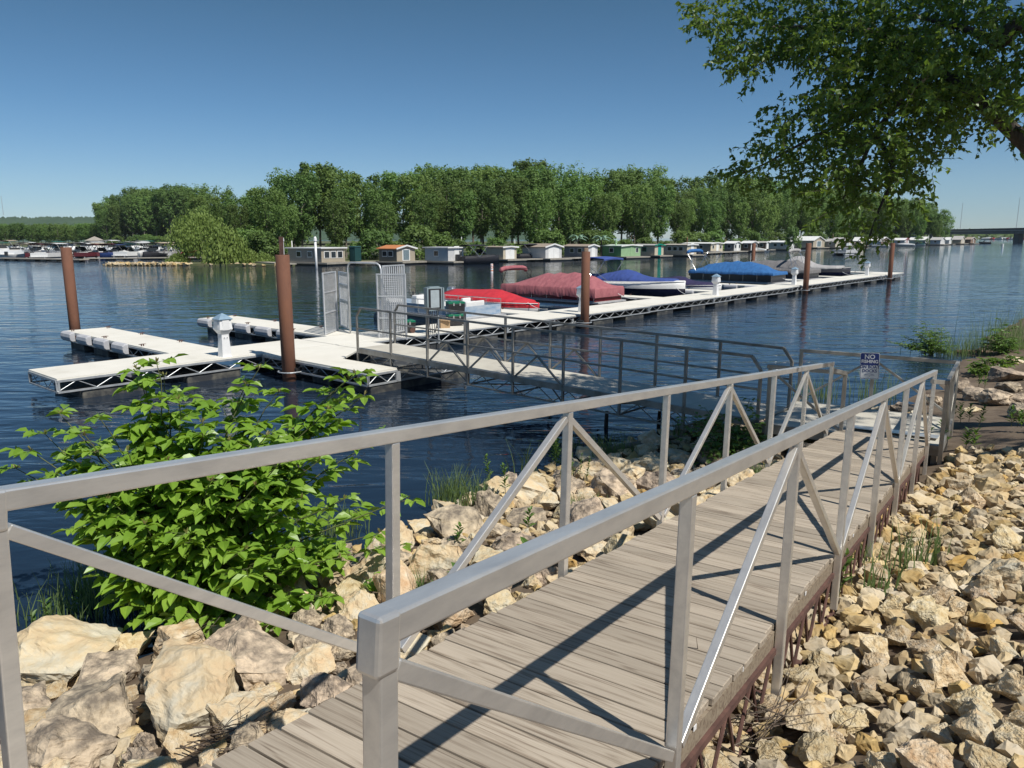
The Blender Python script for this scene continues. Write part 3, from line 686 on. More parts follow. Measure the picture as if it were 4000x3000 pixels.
q = MB().bar((0, 0, 3.1), (.01, 0, 3.62), .10, .04).build('steel_strap', rustdark, P2); q.location = (-.03, .05, 0)
def clamp(parent, u, v, side):
    """hoop that ties a piling to the dock edge; side = +1 dock lies at larger v, 2 = dock at larger u"""
    e = parent; b = MB(); pts = []
    for k in range(13):
        a = pi*k/12; pts.append((u-.27*math.sin(a)*1.0, v+.30*math.cos(a), .24) if side == 2 else (u+.30*math.cos(a), v-.27*math.sin(a), .24))
    if side == 2: pts = [(u+.63, v+.30, .24)]+pts+[(u+.63, v-.30, .24)]
    else: pts = [(u+.30, v+.4, .24)]+pts+[(u-.30, v+.4, .24)]
    b.tube(pts, .02, 7)
    if side == 2:
        b.box((u+.62, v+.3, .22), (.06, .12, .34)).box((u+.62, v-.3, .22), (.06, .12, .34))
    else: b.box((u+.3, v+.42, .22), (.12, .06, .34)).box((u-.3, v+.42, .22), (.12, .06, .34))
    b.build('piling_hoop', galv, e)
    r_ = MB()
    for s_ in (-1, 1):
        if side == 2: r_.tube([(u+.05*s_+.15, v+.24, .30), (u+.05*s_+.15, v-.24, .30)], .045, 8)
        else: r_.tube([(u+.235*s_, v-.1, .30), (u+.235*s_, v+.15, .30)], .045, 8)
    r_.build('roller', black, e)
clamp(pf, PU2, -1.65, 2); clamp(md, PU3, -0.62, 1); clamp(md, PU4, -0.25, 1); clamp(md, PU5, -0.28, 1)
# power pedestals
def pedestal(u, v, lab, first=None):
    if first:
        o = copy_tree(first); o.matrix_world = DM @ Matrix.Translation((u, v, DZ)); o['label'] = lab; return o
    e = empty('power_pedestal', mat=DM @ Matrix.Translation((u, v, DZ))); tag(e, lab, 'power pedestal', 'white power pedestals along the main dock')
    def sq(s_, z, n=4, w2=None): return [(s_*math.cos(pi/4+k*pi/2)*1.414*(w2 or 1), s_*math.sin(pi/4+k*pi/2)*1.414, z) for k in range(4)]
    MB().loft([sq(.135, 0), sq(.13, .02), sq(.10, .58), sq(.10, .62)], close=True).build('column', whitep, e)
    MB().loft([sq(.11, .60), sq(.185, .72), sq(.165, .92), sq(.16, .97)], close=True).build('outlet_head', whitep, e)
    MB().box((0, -.16, .83), (.20, .05, .26)).box((-.16, 0, .83), (.05, .18, .22)).build('socket_cover', whitep, e, bevel=.008)
    MB().loft([sq(.19, .968), sq(.20, .99), sq(.11, 1.07), sq(.012, 1.135)], close=True).build('roof_cap', bluecap, e)
    h = MB()
    for s_ in (-1, 1): h.tube([(s_*.10, 0, .50), (s_*.155, 0, .50), (s_*.155, 0, .62)], .009, 6)
    h.build('cable_hook', whitep, e)
    k = MB()
    for s_ in (-1, 1): k.lathe([(.022, 0), (.022, .003)], 10, (0, 0, 0))
    ey = MB()
    for s_ in (-1, 1): ey.add([(s_*.04+.022*math.cos(a), -.118-.003, .50+.022*math.sin(a)) for a in [2*pi*j/10 for j in range(10)]], [tuple(range(9, -1, -1))])
    ey.build('eye_sticker', whitep, e)
    ep = MB()
    for s_ in (-1, 1): ep.add([(s_*.04+.012*math.cos(a), -.118-.006, .50+.012*math.sin(a)) for a in [2*pi*j/10 for j in range(10)]], [tuple(range(9, -1, -1))])
    ep.build('pupil', black, e)
    return e
pd = pedestal(4.25, .25, 'white power pedestal with blue cap on the near end of the dock')
pedestal(20.6, .25, 'white power pedestal half hidden by the piling beside the maroon boat', pd)
pedestal(33.1, .35, 'white power pedestal on the dock before the blue covered pontoon boat', pd)
pedestal(45.3, .8, 'white power pedestal close behind the fourth piling', pd)
pedestal(60.9, .9, 'white power pedestal farthest out near the end of the dock', pd)
# ============================================================ gate
gatem = M('gate aluminium', (.62, .63, .64), (.50, .51, .52), rough=.45, metal=.4)
gate = empty('security_gate', mat=DM @ Matrix.Translation((0, 0, DZ))); tag(gate, 'tall aluminium dock gate with arch, mesh wings and its leaf standing open', 'gate')
def meshpanel(p, q, h0, h1, name, rails=(0, .5, 1), sp=.050, diag=True, bars=False, rounded=False):
    p, q = Vector((*p, 0)), Vector((*q, 0)); L = (q-p).length; d = (q-p).normalized(); b = MB()
    def W_(s, z): return tuple(p+d*s+Vector((0, 0, z)))
    fr = MB(); up = (d.y, -d.x, 0)
    fr.bar(W_(0, h0), W_(0, h1), .045, .045); fr.bar(W_(L, h0), W_(L, h1), .045, .045)
    for r_ in rails: fr.bar(W_(.02, h0+(h1-h0)*r_), W_(L-.02, h0+(h1-h0)*r_), .04, .04)
    f = fr.build(name, gatem, gate)
    if bars:
        n = int(L/.11)
        for k in range(1, n): b.bar(W_(L*k/n, h0+.02), W_(L*k/n, h1), .045, .02)
        b.build('picket_bars', gatem, f)
    else:
        H_ = h1-h0; n = int((L+H_)/sp/1.4); wdt = .011
        for k in range(n+1):
            s0 = (L+H_)*k/n
            a0 = (min(s0, L), h0+max(0, s0-L)); a1 = (max(0, s0-H_), h0+min(H_, s0)); b.bar(W_(*a0), W_(*a1), wdt, .004, up=up)
            a0 = (max(0, L-s0), h0+max(0, s0-L)); a1 = (min(L, L-(s0-H_)), h0+min(H_, s0)); b.bar(W_(*a0), W_(*a1), wdt, .004, up=up)
        b.build('wire_mesh', gatem, f)
    return f
meshpanel((8.72, 2.0), (9.75, 2.75), .0, 1.98, 'wing_panel', rails=(.02, .35, .68, .99))
meshpanel((9.62, 1.85), (10.15, 3.1), .10, 1.95, 'gate_leaf', rails=(.02, .5, .78, .99))
a = MB(); zt = 2.28
a.tube([(9.55, 1.76, -.02), (9.55, 1.76, zt-.18), (9.552, 1.71, zt-.06), (9.554, 1.60, zt), (9.60, .28, zt), (9.61, .16, zt-.06), (9.61, .10, zt-.18), (9.61, .10, -.3)], .028, 8); a.build('arch', gatem, gate, smooth=True)
meshpanel((9.45, .12), (9.98, -.62), -.05, 1.98, 'wing_panel', rails=(.02, .33, .66, .99))
meshpanel((9.70, .12), (10.85, .45), .05, 2.22, 'picket_panel', rails=(.02, .99), bars=True)
# electrical cabinet
ecm = M('cabinet grey', (.26, .32, .34), (.23, .29, .31), rough=.5, sc=3)
ec = empty('electrical_cabinet', mat=DM @ Matrix.Translation((11.35, -.42, DZ)) @ Matrix.Rotation(-.15, 4, 'Z')); tag(ec, 'open grey electrical cabinet standing on steel legs at the dock edge', 'cabinet')
MB().box((0, 0, 1.12), (.60, .20, .74)).box((.03, .02, 1.50), (.40, .14, .03)).build('housing', ecm, ec)
MB().box((0, -.102, 1.12), (.50, .006, .66)).build('black_backing', black, ec)  # thin black sheet on the housing front, dark frame around the inner panel
MB().box((0, -.108, 1.13), (.34, .012, .56)).build('inner_panel', M('panel light grey', (.42, .48, .50), rough=.5), ec)
MB().box((.335, -.02, 1.12), (.05, .22, .72)).build('door', ecm, ec)
l_ = MB()
for s_ in (-.22, .22): l_.box((s_, .05, .25), (.045, .045, 1.2))
l_.build('leg', galv, ec)
cb = MB()
for s_ in (-.12, -.04, .05, .12): cb.tube([(s_, 0, .76), (s_*1.4, .02, .45), (s_*.8, .04, .02)], .012, 5)
cb.build('cable', black, ec)
greenm = M('green lid', (.0, .16, .085), (.0, .12, .06), rough=.4)
def chest(u, v, rz, lab, s=1, z=DZ, wheels=True):
    e = empty('tool_chest', mat=DM @ Matrix.Translation((u, v, z)) @ Matrix.Rotation(rz, 4, 'Z')); tag(e, lab, 'tool chest')
    MB().box((0, 0, .19), (.60*s, .38, .30), top=1.04).build('body', black, e, bevel=.01)
    MB().box((0, 0, .375), (.62*s, .40, .07)).box((-.18*s, 0, .415), (.10, .36, .02)).box((.18*s, 0, .415), (.10, .36, .02)).build('lid', greenm, e, bevel=.01)
    if wheels:
        for y in (-.215, .215): MB().tube([(.2*s, y-.02, .09), (.2*s, y+.02, .09)], .09, 12).build('wheel', rustdark, e)
        MB().tube([(-.24*s, -.12, .3), (-.24*s, -.12, .78), (-.24*s, .12, .78), (-.24*s, .12, .3)], .018, 6).build('handle', black, e)
    lt = MB().box((.12*s, -.205, .32), (.05, .02, .10)).box((-.12*s, -.205, .32), (.05, .02, .10)).build('latch', M('latch grey', (.3, .3, .3)), e)
    return e
chest(10.95, .55, -.55, 'black rolling tool chest with green lid beside the gate')
chest(13.5, .75, -.5, 'lower of two stacked black and green tool chests on the dock', 1.0, DZ, False)
chest(13.5, .75, -.45, 'upper of two stacked tool chests with green lid', 1.0, DZ+.44, False)
bx = empty('cardboard_box', mat=DM @ Matrix.Translation((12.75, .55, DZ)) @ Matrix.Rotation(-.5, 4, 'Z')); tag(bx, 'small brown cardboard box left of the stacked tool chests', 'box')
cbm = M('cardboard', (.42, .29, .17), (.36, .25, .14), rough=.85)
MB().box((0, 0, .14), (.34, .28, .28)).build('carton', cbm, bx)
MB().bar((-.17, -.14, .285), (.17, -.22, .25), .10, .006, up=(0, 0, 1)).bar((-.17, .14, .285), (.17, .2, .33), .10, .006, up=(0, 0, 1)).build('flap', cbm, bx)
# ============================================================ boats at the dock   (local +y = bow, pointing at the main dock)
def boat_root(name, u, v0, lab, yaw=0):   # v0 = bow end distance, boat extends to larger v
    e = empty(name, mat=DM @ Matrix.Translation((u, v0, 0)) @ Matrix.Rotation(pi+yaw, 4, 'Z')); tag(e, lab, 'boat'); return e
def cover_mat(n, c, c2=None):
    m = M(n, c, c2, rough=.85, sc=2.2, detail=5, bump=.9, bsc=2.6, stretch=(1, 1.6, .6))
    for x in m.node_tree.nodes:
        if x.type == 'BUMP': x.inputs['Distance'].default_value = .10
    return m
def pontoon(u, v0, L, W, lab, panel, cover, skirt, peaks, tubecol=chrome, bimini=None, motor=True, z_edge=1.12, open_=False, name='pontoon_boat', stripe=None, sharp=False, fence=.60):
    e = boat_root(name, u, v0, lab)
    t = MB()
    for x in (-W/2+.35, W/2-.35):
        MB().tube([(x, -L, .12), (x, -L+.15, .12), (x, -.7, .12), (x, -.25, .18), (x, .05, .34)], [.28, .31, .31, .24, .05], 12).build('pontoon_tube', tubecol, e, smooth=True)
    MB().box((0, -L/2, .455), (W, L-.3, .07)).build('deck', M('boat deck trim', (.5, .5, .5)), e)
    fn = MB(); y0, y1 = -L+.55, -.45
    for x in (-W/2+.05, W/2-.05): fn.box((x, (y0+y1)/2, .5+fence/2), (.03, y1-y0, fence))
    fn.box((0, y1, .5+fence/2), (W-.13, .03, fence)).box((0, y0, .5+fence/2), (W-.13, .03, fence)); fn.build('side_panel', panel, e)
    r_ = MB()
    for x in (-W/2+.02, W/2-.02):
        r_.tube([(x, y0, .50), (x, y0, 1.10), (x, y1, 1.10), (x, y1, .50)], .018, 6).tube([(x, y0, .52), (x, y1, .52)], .018, 6)
        for k in range(1, 6): yy = y0+(y1-y0)*k/6; r_.tube([(x, yy, .5), (x, yy, 1.1)], .014, 6)
    r_.build('rail_tube', chrome, e)
    if cover:
        secs = []; n = 15
        for i in range(n):
            f = i/(n-1); y = y0-.12+(y1-y0+.24)*f; f2 = f*(len(peaks)-1); k = min(int(f2), len(peaks)-2); ff = f2-k
            zr = peaks[k]*(1-ff)+peaks[k+1]*ff; zr -= .0 if sharp else .10*math.sin(pi*ff)
            hw = W/2+.06; sk = skirt*(1+.12*math.sin(i*2.3)); sec = []
            for s_, z in ((-1, z_edge-sk), (-1.0, z_edge-.02), (-.93, z_edge+.05)): sec.append((s_*(hw+.015*math.sin(i*3)), y, z))
            for s_ in (-.6, -.3, 0, .3, .6):
                q = 1-abs(s_)/.93; sec.append((s_*hw, y, z_edge+.05+(zr-z_edge-.05)*(q**.8 if q > 0 else 0)))
            for s_, z in ((.93, z_edge+.05), (1.0, z_edge-.02), (1, z_edge-sk)): sec.append((s_*(hw+.015*math.cos(i*2.7)), y, z))
            secs.append(sec)
        a = [(p[0], p[1]+.02, min(p[2], z_edge-.02)) for p in secs[-1]]; b0 = [(p[0], p[1]-.02, min(p[2], z_edge-.02)) for p in secs[0]]
        lo = [(p[0], p[1]+.0, z_edge-skirt) for p in a]; lo0 = [(p[0], p[1], z_edge-skirt) for p in b0]
        MB().loft([lo0, b0]+secs+[a, lo], caps=False).build('cover', cover, e, smooth=True)
    if bimini: bimini_frame(e, *bimini)
    if motor:
        MB().box((0, -L+.05, 1.0), (.36, .52, .50), top=.8).build('outboard_motor', black, e, bevel=.08); MB().box((0, -L+.02, .45), (.14, .22, .9)).build('motor_leg', black, e)
    return e
def bimini_frame(e, W, ya, yb, z0, z1, mat, thick=.10, folded=False, fm=chrome):
    """hoops with a canopy; folded = rolled into one hoop sleeve"""
    f = MB()
    def hoop(y0, y, z0_, z): return [(-W/2, y0, z0_), (-W/2*.96, y, z-.14), (-W/2*.86, y, z-.03), (-W/3, y, z+.02), (0, y, z+.04), (W/3, y, z+.02), (W/2*.86, y, z-.03), (W/2*.96, y, z-.14), (W/2, y0, z0_)]
    ym = (ya+yb)/2
    f.tube(hoop(ym, ya, z0, z1), .018, 6).tube(hoop(ym, yb, z0, z1-.02), .018, 6)
    for x in (-W/2, W/2): f.tube([(x, ya+(ym-ya)*.1, z1-.25), (x, yb+.25, z0)], .013, 6)
    f.build('bimini_frame', fm, e)
    if folded: MB().tube(hoop(ym, ya, z1-.22, z1)[1:-1], [thick*.8]+[thick]*5+[thick*.8], 8).build('folded_canopy', mat, e, smooth=True)
    else:
        secs = []
        for y, dz in ((ya-.05, -.06), (ya, .01), ((ya+yb)/2, .06), (yb, .0), (yb+.05, -.06)):
            secs.append([(x*W/2, y, z1+dz+.06*(1-x*x)) for x in (-1, -.7, -.3, 0, .3, .7, 1)])
        low = [[(p[0], p[1], p[2]-.05) for p in s] for s in secs]
        b = MB(); b.loft(secs, caps=False); b.loft([list(reversed(s)) for s in low], caps=False); b.build('canopy', mat, e, smooth=True)
maroon = cover_mat('maroon cover', (.36, .125, .135), (.28, .085, .10)); redc = cover_mat('bright red cover', (.52, .022, .035), (.42, .018, .03))
bluec = cover_mat('blue cover', (.025, .13, .34), (.02, .10, .27)); navyc = cover_mat('royal blue cover', (.035, .07, .27), (.03, .06, .21))
purp = cover_mat('dark purple cover', (.025, .02, .075), (.02, .016, .055)); greyc = cover_mat('grey cover', (.17, .165, .165), (.13, .125, .125)); lgrey = cover_mat('light grey cover', (.36, .35, .345), (.31, .30, .295))
redp = M('dark red panel', (.20, .008, .015), (.14, .006, .012), rough=.3); blackp = M('black panel', (.02, .022, .03), rough=.3); navyh = M('navy hull', (.006, .009, .028), (.01, .012, .035), rough=.12)
# 1 old open pontoon boat
ob = pontoon(17.0, 2.35, 6.2, 2.45, 'old white and blue open pontoon boat with bench seats, behind the grey cabinet', M('pale blue panel', (.42, .47, .52), (.20, .30, .42), sc=2, stretch=(1, .3, 4)), None, 0, None, tubecol=M('grey hull', (.16, .17, .18), (.10, .10, .10)), motor=False, fence=.40)
def seat(e, x, y, w_, d_, back=1, rz=0):
    R = Matrix.Rotation(rz, 3, 'Z'); b = MB()
    b.box((x, y, .62), (w_, d_, .28), R=R); c = R@Vector((0, back*d_/2, 0)); b.box((x+c.x, y+c.y, .90), (w_, .12, .34), R=R); return b.build('seat', whitem, e, bevel=.03)
seat(ob, .55, -5.2, 1.0, .55, -1); seat(ob, -.75, -4.9, .6, .6, -1); seat(ob, -.85, -2.2, .5, 1.5, 0); seat(ob, .85, -1.9, .5, 1.7, 0)
seat(ob, .1, -1.0, 1.1, .5, 1)
MB().box((.72, -3.6, .85), (.55, .45, .72), top=.75).build('helm_console', whitem, ob, bevel=.04)
MB().tube([(.72, -3.9, 1.35), (.72, -3.9, 1.0)], .03, 6).tube([(.72+.19*math.cos(a), -3.95, 1.36+.19*math.sin(a)) for a in [k*pi/6 for k in range(13)]], .015, 5, cap=False).build('steering_wheel', black, ob)
# 2 red covered boat
def speedboat(u, v0, L, W, lab, hull, cover, top, bow=.95, name='speedboat', bim=None, covfull=True, coverz=1.25, stern=.75, windshield=1.75, wy=.45, cin=1.0):
    e = boat_root(name, u, v0, lab); hs = []; ts = []; n = 12; cs = []
    for i in range(n+1):
        f = i/n; y = -L+L*f; wf = 1 if f < .5 else max(.04, 1-((f-.5)/.5)**2.2); hw = W/2*wf
        zd = stern+(bow-stern)*f**1.5; kz = -.25 if f < .75 else -.25+.75*((f-.75)/.25)**1.6
        mid = (zd+max(kz, 0))*.5
        hs.append([(-hw, y, zd*.62+.05), (-hw*.93, y, .10+.15*f), (-hw*.55, y, min(kz+.15, zd-.2)), (0, y, kz), (hw*.55, y, min(kz+.15, zd-.2)), (hw*.93, y, .10+.15*f), (hw, y, zd*.62+.05)])
        ts.append([(-hw, y, zd*.62+.05), (-hw*1.01, y, zd*.8), (-hw*.97, y, zd), (0, y, zd+.04), (hw*.97, y, zd), (hw*1.01, y, zd*.8), (hw, y, zd*.62+.05)])
        # cover profile
        b_ = math.exp(-((f-wy)/.16)**2); z = zd+.10+(windshield-zd-.1)*b_*.9+(.22 if f < wy else .0)*(1-b_)+.06*math.sin(f*pi)
        c = []
        for s_ in (-1.03, -1.04, -.9, -.55, 0, .55, .9, 1.04, 1.03):
            q = max(0, 1-abs(s_)/1.04); c.append((s_*hw*cin, y, (zd-.10 if abs(s_) == 1.03 else zd+.03+(z-zd)*q**.55)))
        cs.append(c)
    MB().loft(hs).build('hull', hull, e, smooth=True); MB().loft(ts).build('topside', top, e, smooth=True)
    MB().loft(cs[:-1] if covfull else cs[2:-2], caps=True).build('cover', cover, e, smooth=True)
    rb = MB()
    for s_ in (-1, 1): rb.tube([(s_*abs(t_[2][0])*1.05, t_[2][1], t_[2][2]-.02) for t_ in ts], .022, 6)
    rb.build('rub_rail', whitem, e)
    if bim: bimini_frame(e, *bim)
    return e
rb_ = speedboat(21.0, 3.0, 5.6, 2.1, 'bright red fully covered runabout between the old pontoon boat and the maroon one', whitem, redc, redc, bow=.72, stern=.78, windshield=1.18, wy=.55)
MB().box((.0, -5.75, .95), (.38, .5, .55), top=.8).build('outboard_motor', chrome, rb_, bevel=.1)
mp_ = pontoon(26.6, 2.6, 7.1, 2.5, 'maroon pontoon boat under a dusty maroon tent cover', redp, maroon, .42, [1.12, 1.50, 1.80, 1.80, 1.90, 1.78, 1.14], motor=False, z_edge=1.12, bimini=(2.3, -6.9, -6.5, 1.2, 1.92, maroon, .13, True, black))
mp_n = text('WS 1235 WB', .17, -1.257+.0, -3.3, .80, whitep, mp_, 'registration_number', rot=(pi/2, 0, -pi/2), bold=.003)
nb = speedboat(33.1, 2.25, 6.6, 2.4, 'white over navy speedboat with royal blue cover and folded out blue bimini', navyh, navyc, whitem, bow=1.20, stern=1.08, windshield=1.72, wy=.42, cin=.86, bim=(2.1, -6.4, -4.9, 1.15, 2.35, navyc, .12, False))
text('WS 468 KJ', .16, -1.19, -2.3, .62, whitep, nb, 'registration_number', rot=(pi/2, 0, -pi/2), bold=.003)
speedboat(38.3, 2.6, 4.4, 1.9, 'small white boat with dark purple cover behind the navy speedboat', whitem, purp, whitem, bow=.75, stern=.70, windshield=1.15, wy=.35, name='small_boat')
bp_ = pontoon(47.6, 2.4, 7.3, 2.5, 'black sided pontoon boat under a bright blue cover with raised blue hoop', blackp, bluec, .16, [1.30, 1.72, 1.86, 1.92, 1.92, 1.72, 1.15], z_edge=1.16, bimini=(2.4, -7.1, -5.5, 1.15, 2.55, bluec, .13, True))
MB().tube([(-1.30, -3.5, .62), (-1.30, -3.5, .72), (-1.30, -3.5, .86), (-1.30, -3.5, .90)], [.05, .10, .09, .02], 8).build('fender', M('blue fender', (.02, .28, .55)), bp_, smooth=True)
MB().tube([(-1.30, -6.6, .62), (-1.30, -6.6, .72), (-1.30, -6.6, .80), (-1.30, -6.6, .84)], [.05, .09, .08, .02], 8).build('fender', MATS['blue fender'], bp_, smooth=True)
pontoon(54.2, 2.4, 7.2, 2.5, 'black sided pontoon boat with dark grey tent cover behind the blue one', blackp, greyc, .22, [1.2, 1.75, 1.85, 1.85, 1.9, 1.2], z_edge=1.12, bimini=(2.3, -2.0, -1.2, 1.15, 2.55, lgrey, .12, True))
speedboat(61.0, 2.25, 7.0, 2.5, 'dark hulled speedboat with pale grey cover, last boat on the dock', navyh, lgrey, M('charcoal side', (.05, .05, .06), rough=.25), bow=1.15, stern=.95, windshield=2.05, wy=.38)
def rope(p, q, lab, sag=.12, mat=None):
    p, q = dk(*p), dk(*q); e = empty('mooring_rope', p, 0, lab, 'rope', 'mooring ropes at the dock'); pts = []
    for k in range(9): f = k/8; v = (q-p)*f; v.z -= sag*math.sin(pi*f); pts.append(v)
    MB().tube(pts, .013, 5).build('line', mat or whitep, e, smooth=True)
rope((27.7, 2.0, .56), (27.2, 3.2, 1.0), 'white mooring rope at the maroon pontoon bow'); rope((32.5, 1.9, .56), (33.0, 3.0, 1.15), 'white mooring rope at the navy speedboat bow'); rope((48.4, 2.1, .56), (48.3, 3.2, 1.0), 'white mooring rope at the blue covered pontoon bow'); rope((60.4, 2.1, .56), (60.8, 3.2, 1.1), 'white mooring rope at the last grey speedboat'); rope((20.4, 2.0, .56), (20.8, 3.6, .8), 'white mooring rope at the bright red boat')
rope((11.6, -.2, .56), (13.2, 1.4, .56), 'black power cable lying on the dock beside the grey cabinet', 0, black)
# ============================================================ island, far land and hills
grassland = M('island bank', (.055, .085, .025), (.13, .12, .06), rough=.95, sc=.6, detail=8)
def land_poly(name, pts, z=.35, mat=grassland):
    c = Vector((sum(p[0] for p in pts)/len(pts), sum(p[1] for p in pts)/len(pts), 0)); n = len(pts); b = MB()
    b.add([(p[0], p[1], -.3) for p in pts]+[((Vector((p[0], p[1], 0))-c)*.985+c).to_tuple()[:2]+(z,) for p in pts], [(i, (i+1) % n, n+(i+1) % n, n+i) for i in range(n)]+[tuple(range(n, 2*n))])
    return tag(b.build(name, mat), kind='structure')
SHP = [(1256, 1025), (1550, 1021), (1750, 1020), (1965, 1012), (2130, 1009), (2296, 1004), (2425, 1002), (2556, 997), (2682, 994), (2775, 983), (2866, 980), (2932, 978), (3080, 972), (3175, 966), (3262, 965), (3306, 960), (3440, 957), (3532, 955), (3612, 953), (3672, 954), (3752, 951), (3790, 950)]
HAF = lambda x: math.radians(np.interp(x, [1100, 1650, 2000, 3000, 3400], [124, 128, 139, 136, 131]))
FR = [(-75, 190), (-52, 128), (-34, 101)]+[((at(x, y, .45)-Vector((math.sin(HAF(x)), math.cos(HAF(x)), 0))*7)[:2]) for x, y in SHP]
FR = FR[:3]+[FR[i] for i in range(3, len(FR)-2) if all(FR[i][0] > FR[j][0] for j in range(3, i))]
FR[3:3] = [(-30, 100)]
land_poly('island_ground', FR+[(330, 560), (0, 620), (-110, 420)])
land_poly('far_shore_left', [(-330, 330), (-120, 330), (-70, 330), (-60, 700), (-600, 700)])
land_poly('far_shore_right', [(420, 980), (1500, 900), (1500, 1500), (300, 1500)])
# islet spit with stones
ir = [at(x, 1038+(0 if x < 900 else (x-900)*.02)) for x in range(440, 1130, 30)]
pts = [(p.x, p.y-.3) for p in ir]+[(p.x+1.0, p.y+6+(4 if i > 8 else 0)) for i, p in reversed(list(enumerate(ir)))]
land_poly('spit', pts, .25)
stones = []
for k in range(420):
    i = rnd.random()**1.3*len(ir)*(.42 if rnd.random() < .85 else 1); p = ir[min(int(i), len(ir)-1)]
    stones.append((p.x+rnd.uniform(-1, 1), p.y+rnd.uniform(-.5, .8), rnd.uniform(.15, .42)))
_gz = gz
def gz(x, y): return .05 if y > 60 else _gz(x, y)
stuff_rocks('shore_stones', stones[:300], rubm, 'pale stones edging the low spit with the willow')
gz = _gz
# ============================================================ trees
def crown_mesh(name, mat, H=1.0, W=.34, nb=60, per=55, leaf=.022, seed=0, low=.18, droop=0, shape=None, tall=1, bs=1):
    g = np.random.default_rng(seed); Q = []
    for i in range(nb):
        f = g.random()**.8; z = low+(1-low)*f
        prof = math.sin(pi*min(1, (.18+.82*(1-f)))**.75)**.6 if shape is None else shape(f)
        a = g.random()*2*pi; r = W*prof*(.35+.65*g.random()**.5)
        c = np.array([math.cos(a)*r, math.sin(a)*r, z*H]); br = W*(.20+.20*g.random())*bs
        n = per; d = g.normal(size=(n, 3)); d[:, 2] = np.abs(d[:, 2])*1.1-.35; d /= np.linalg.norm(d, axis=1)[:, None]
        p = c+d*br*(.55+.5*g.random((n, 1)))*np.array([1, 1, tall]); p[:, 2] -= droop*g.random(n)*br*2
        nn = d+g.normal(size=(n, 3))*.42+np.array([0, 0, .3]); nn /= np.linalg.norm(nn, axis=1)[:, None]
        t = np.cross(nn, g.normal(size=(n, 3))); t /= np.linalg.norm(t, axis=1)[:, None]; b_ = np.cross(nn, t)
        s_ = leaf*(.6+.8*g.random((n, 1))); 
        if droop: t = np.tile([0, 0, 1.], (n, 1))*.8+t*.3
        Q.append(np.stack([p-t*s_, p+b_*s_*.55, p+t*s_, p-b_*s_*.55], axis=1))
    return quads(name, np.concatenate(Q), mat)
CR = [crown_mesh('crown', bigleaf, 1, W_, 210, 36, .0135, 10+i, low=lo, tall=1.7, bs=.62) for i, (W_, lo) in enumerate(((.22, .22), (.26, .15), (.19, .3), (.28, .12), (.23, .25), (.25, .34)))]
def trunk_mesh(seed, lean=.03, H=1.0):
    r = random.Random(seed); b = MB(); x, y = r.uniform(-lean, lean), r.uniform(-lean, lean)
    b.tube([(0, 0, -.02), (x*.4, y*.4, .25*H), (x, y, .55*H), (x*1.5, y*1.2, .85*H)], [.017, .012, .008, .002], 6)
    for k in range(6):
        a = r.uniform(0, 6.3); z = r.uniform(.25, .7)*H; b.tube([(x*z, y*z, z), (x*z+math.cos(a)*.10, y*z+math.sin(a)*.10, z+.12), (x*z+math.cos(a)*.2, y*z+math.sin(a)*.2, z+.2)], [.007, .004, .001], 5)
    return b.mesh('trunk')
trunkm = M('pale trunk', (.20, .175, .14), (.10, .085, .065), rough=.95, sc=3)
TRK = []
for i in range(3):
    me = trunk_mesh(i); me.materials.append(trunkm); TRK.append(me)
def tree(name, x, y, H, lab, grp, crown=None, wid=1, z=.3, cat='tree'):
    e = empty(name, (x, y, z), rnd.uniform(0, 6.28), lab, cat, grp)
    c = bpy.data.objects.new('crown', crown or CR[rnd.randrange(6)]); COL.objects.link(c); c.parent = e; c.scale = (H*wid, H*wid, H)
    t = bpy.data.objects.new('trunk', TRK[rnd.randrange(3)]); COL.objects.link(t); t.parent = e; t.scale = (H, H, H)
    return e
SKX = [398, 450, 505, 580, 670, 760, 900, 1010, 1080, 1170, 1270, 1380, 1440, 1530, 1640, 1740, 1860, 1990, 2130, 2230, 2330, 2500, 2600, 2640, 2710, 2820, 2950, 3070, 3250, 3430, 3580, 3670, 3695]
SKY = [835, 770, 765, 745, 732, 742, 768, 768, 690, 668, 660, 662, 705, 690, 672, 660, 655, 652, 648, 672, 688, 682, 700, 738, 715, 708, 722, 722, 735, 775, 795, 815, 870]
GRP = 'tall trees along the island shore'
FX = [p[0] for p in FR]; FY = [p[1] for p in FR]
def shoreD(x):   # world Y of the island front at pixel column x
    for i in range(len(FR)-1):
        a, b_ = px((FX[i], FY[i], 0)), px((FX[i+1], FY[i+1], 0))
        if a[0] <= x <= b_[0] or (i == len(FR)-2): 
            f = (x-a[0])/(b_[0]-a[0]); return FY[i]+(FY[i+1]-FY[i])*min(1.0, max(0, f))
    return FY[0]
def zpx(x, y, Y): return atY(x, y, Y).z
LMK = [(430, 'the canopy boats of the marina'), (640, 'the low stony spit'), (775, 'the willow'), (900, 'the drooping bush on the spit'), (1040, 'the gap right of the spit'), (1190, 'the flat roofed grey boathouse'), (1310, 'the three wide windows of the grey boathouse'), (1389, 'the green outhouse'), (1550, 'the orange roofed boathouse'), (1735, 'the flat roofed light blue boathouse'), (1870, 'the dark covered boat by the tan boathouse'), (1960, 'the tan boathouse with double doors'), (2115, 'the white gabled boathouse'), (2257, 'the left palm'), (2348, 'the right palm'), (2430, 'the green boathouse'), (2540, 'the teal doored boathouse'), (2660, 'the boathouse with three small windows'), (2770, 'the decorated porch'), (2862, 'the steep white gable'), (2930, 'the brown boathouse with a leaning boat'), (3050, 'the light blue boathouse with white roof'), (3155, 'the largest tan boathouse'), (3256, 'the grey roofed boathouse'), (3300, 'the moving pontoon boat'), (3355, 'the small cream boathouse'), (3430, 'the hanging tree tips'), (3520, 'the red trimmed boathouse'), (3600, 'the bright white roof at right'), (3680, 'the right tip of the island wood')]
SEENL = {}
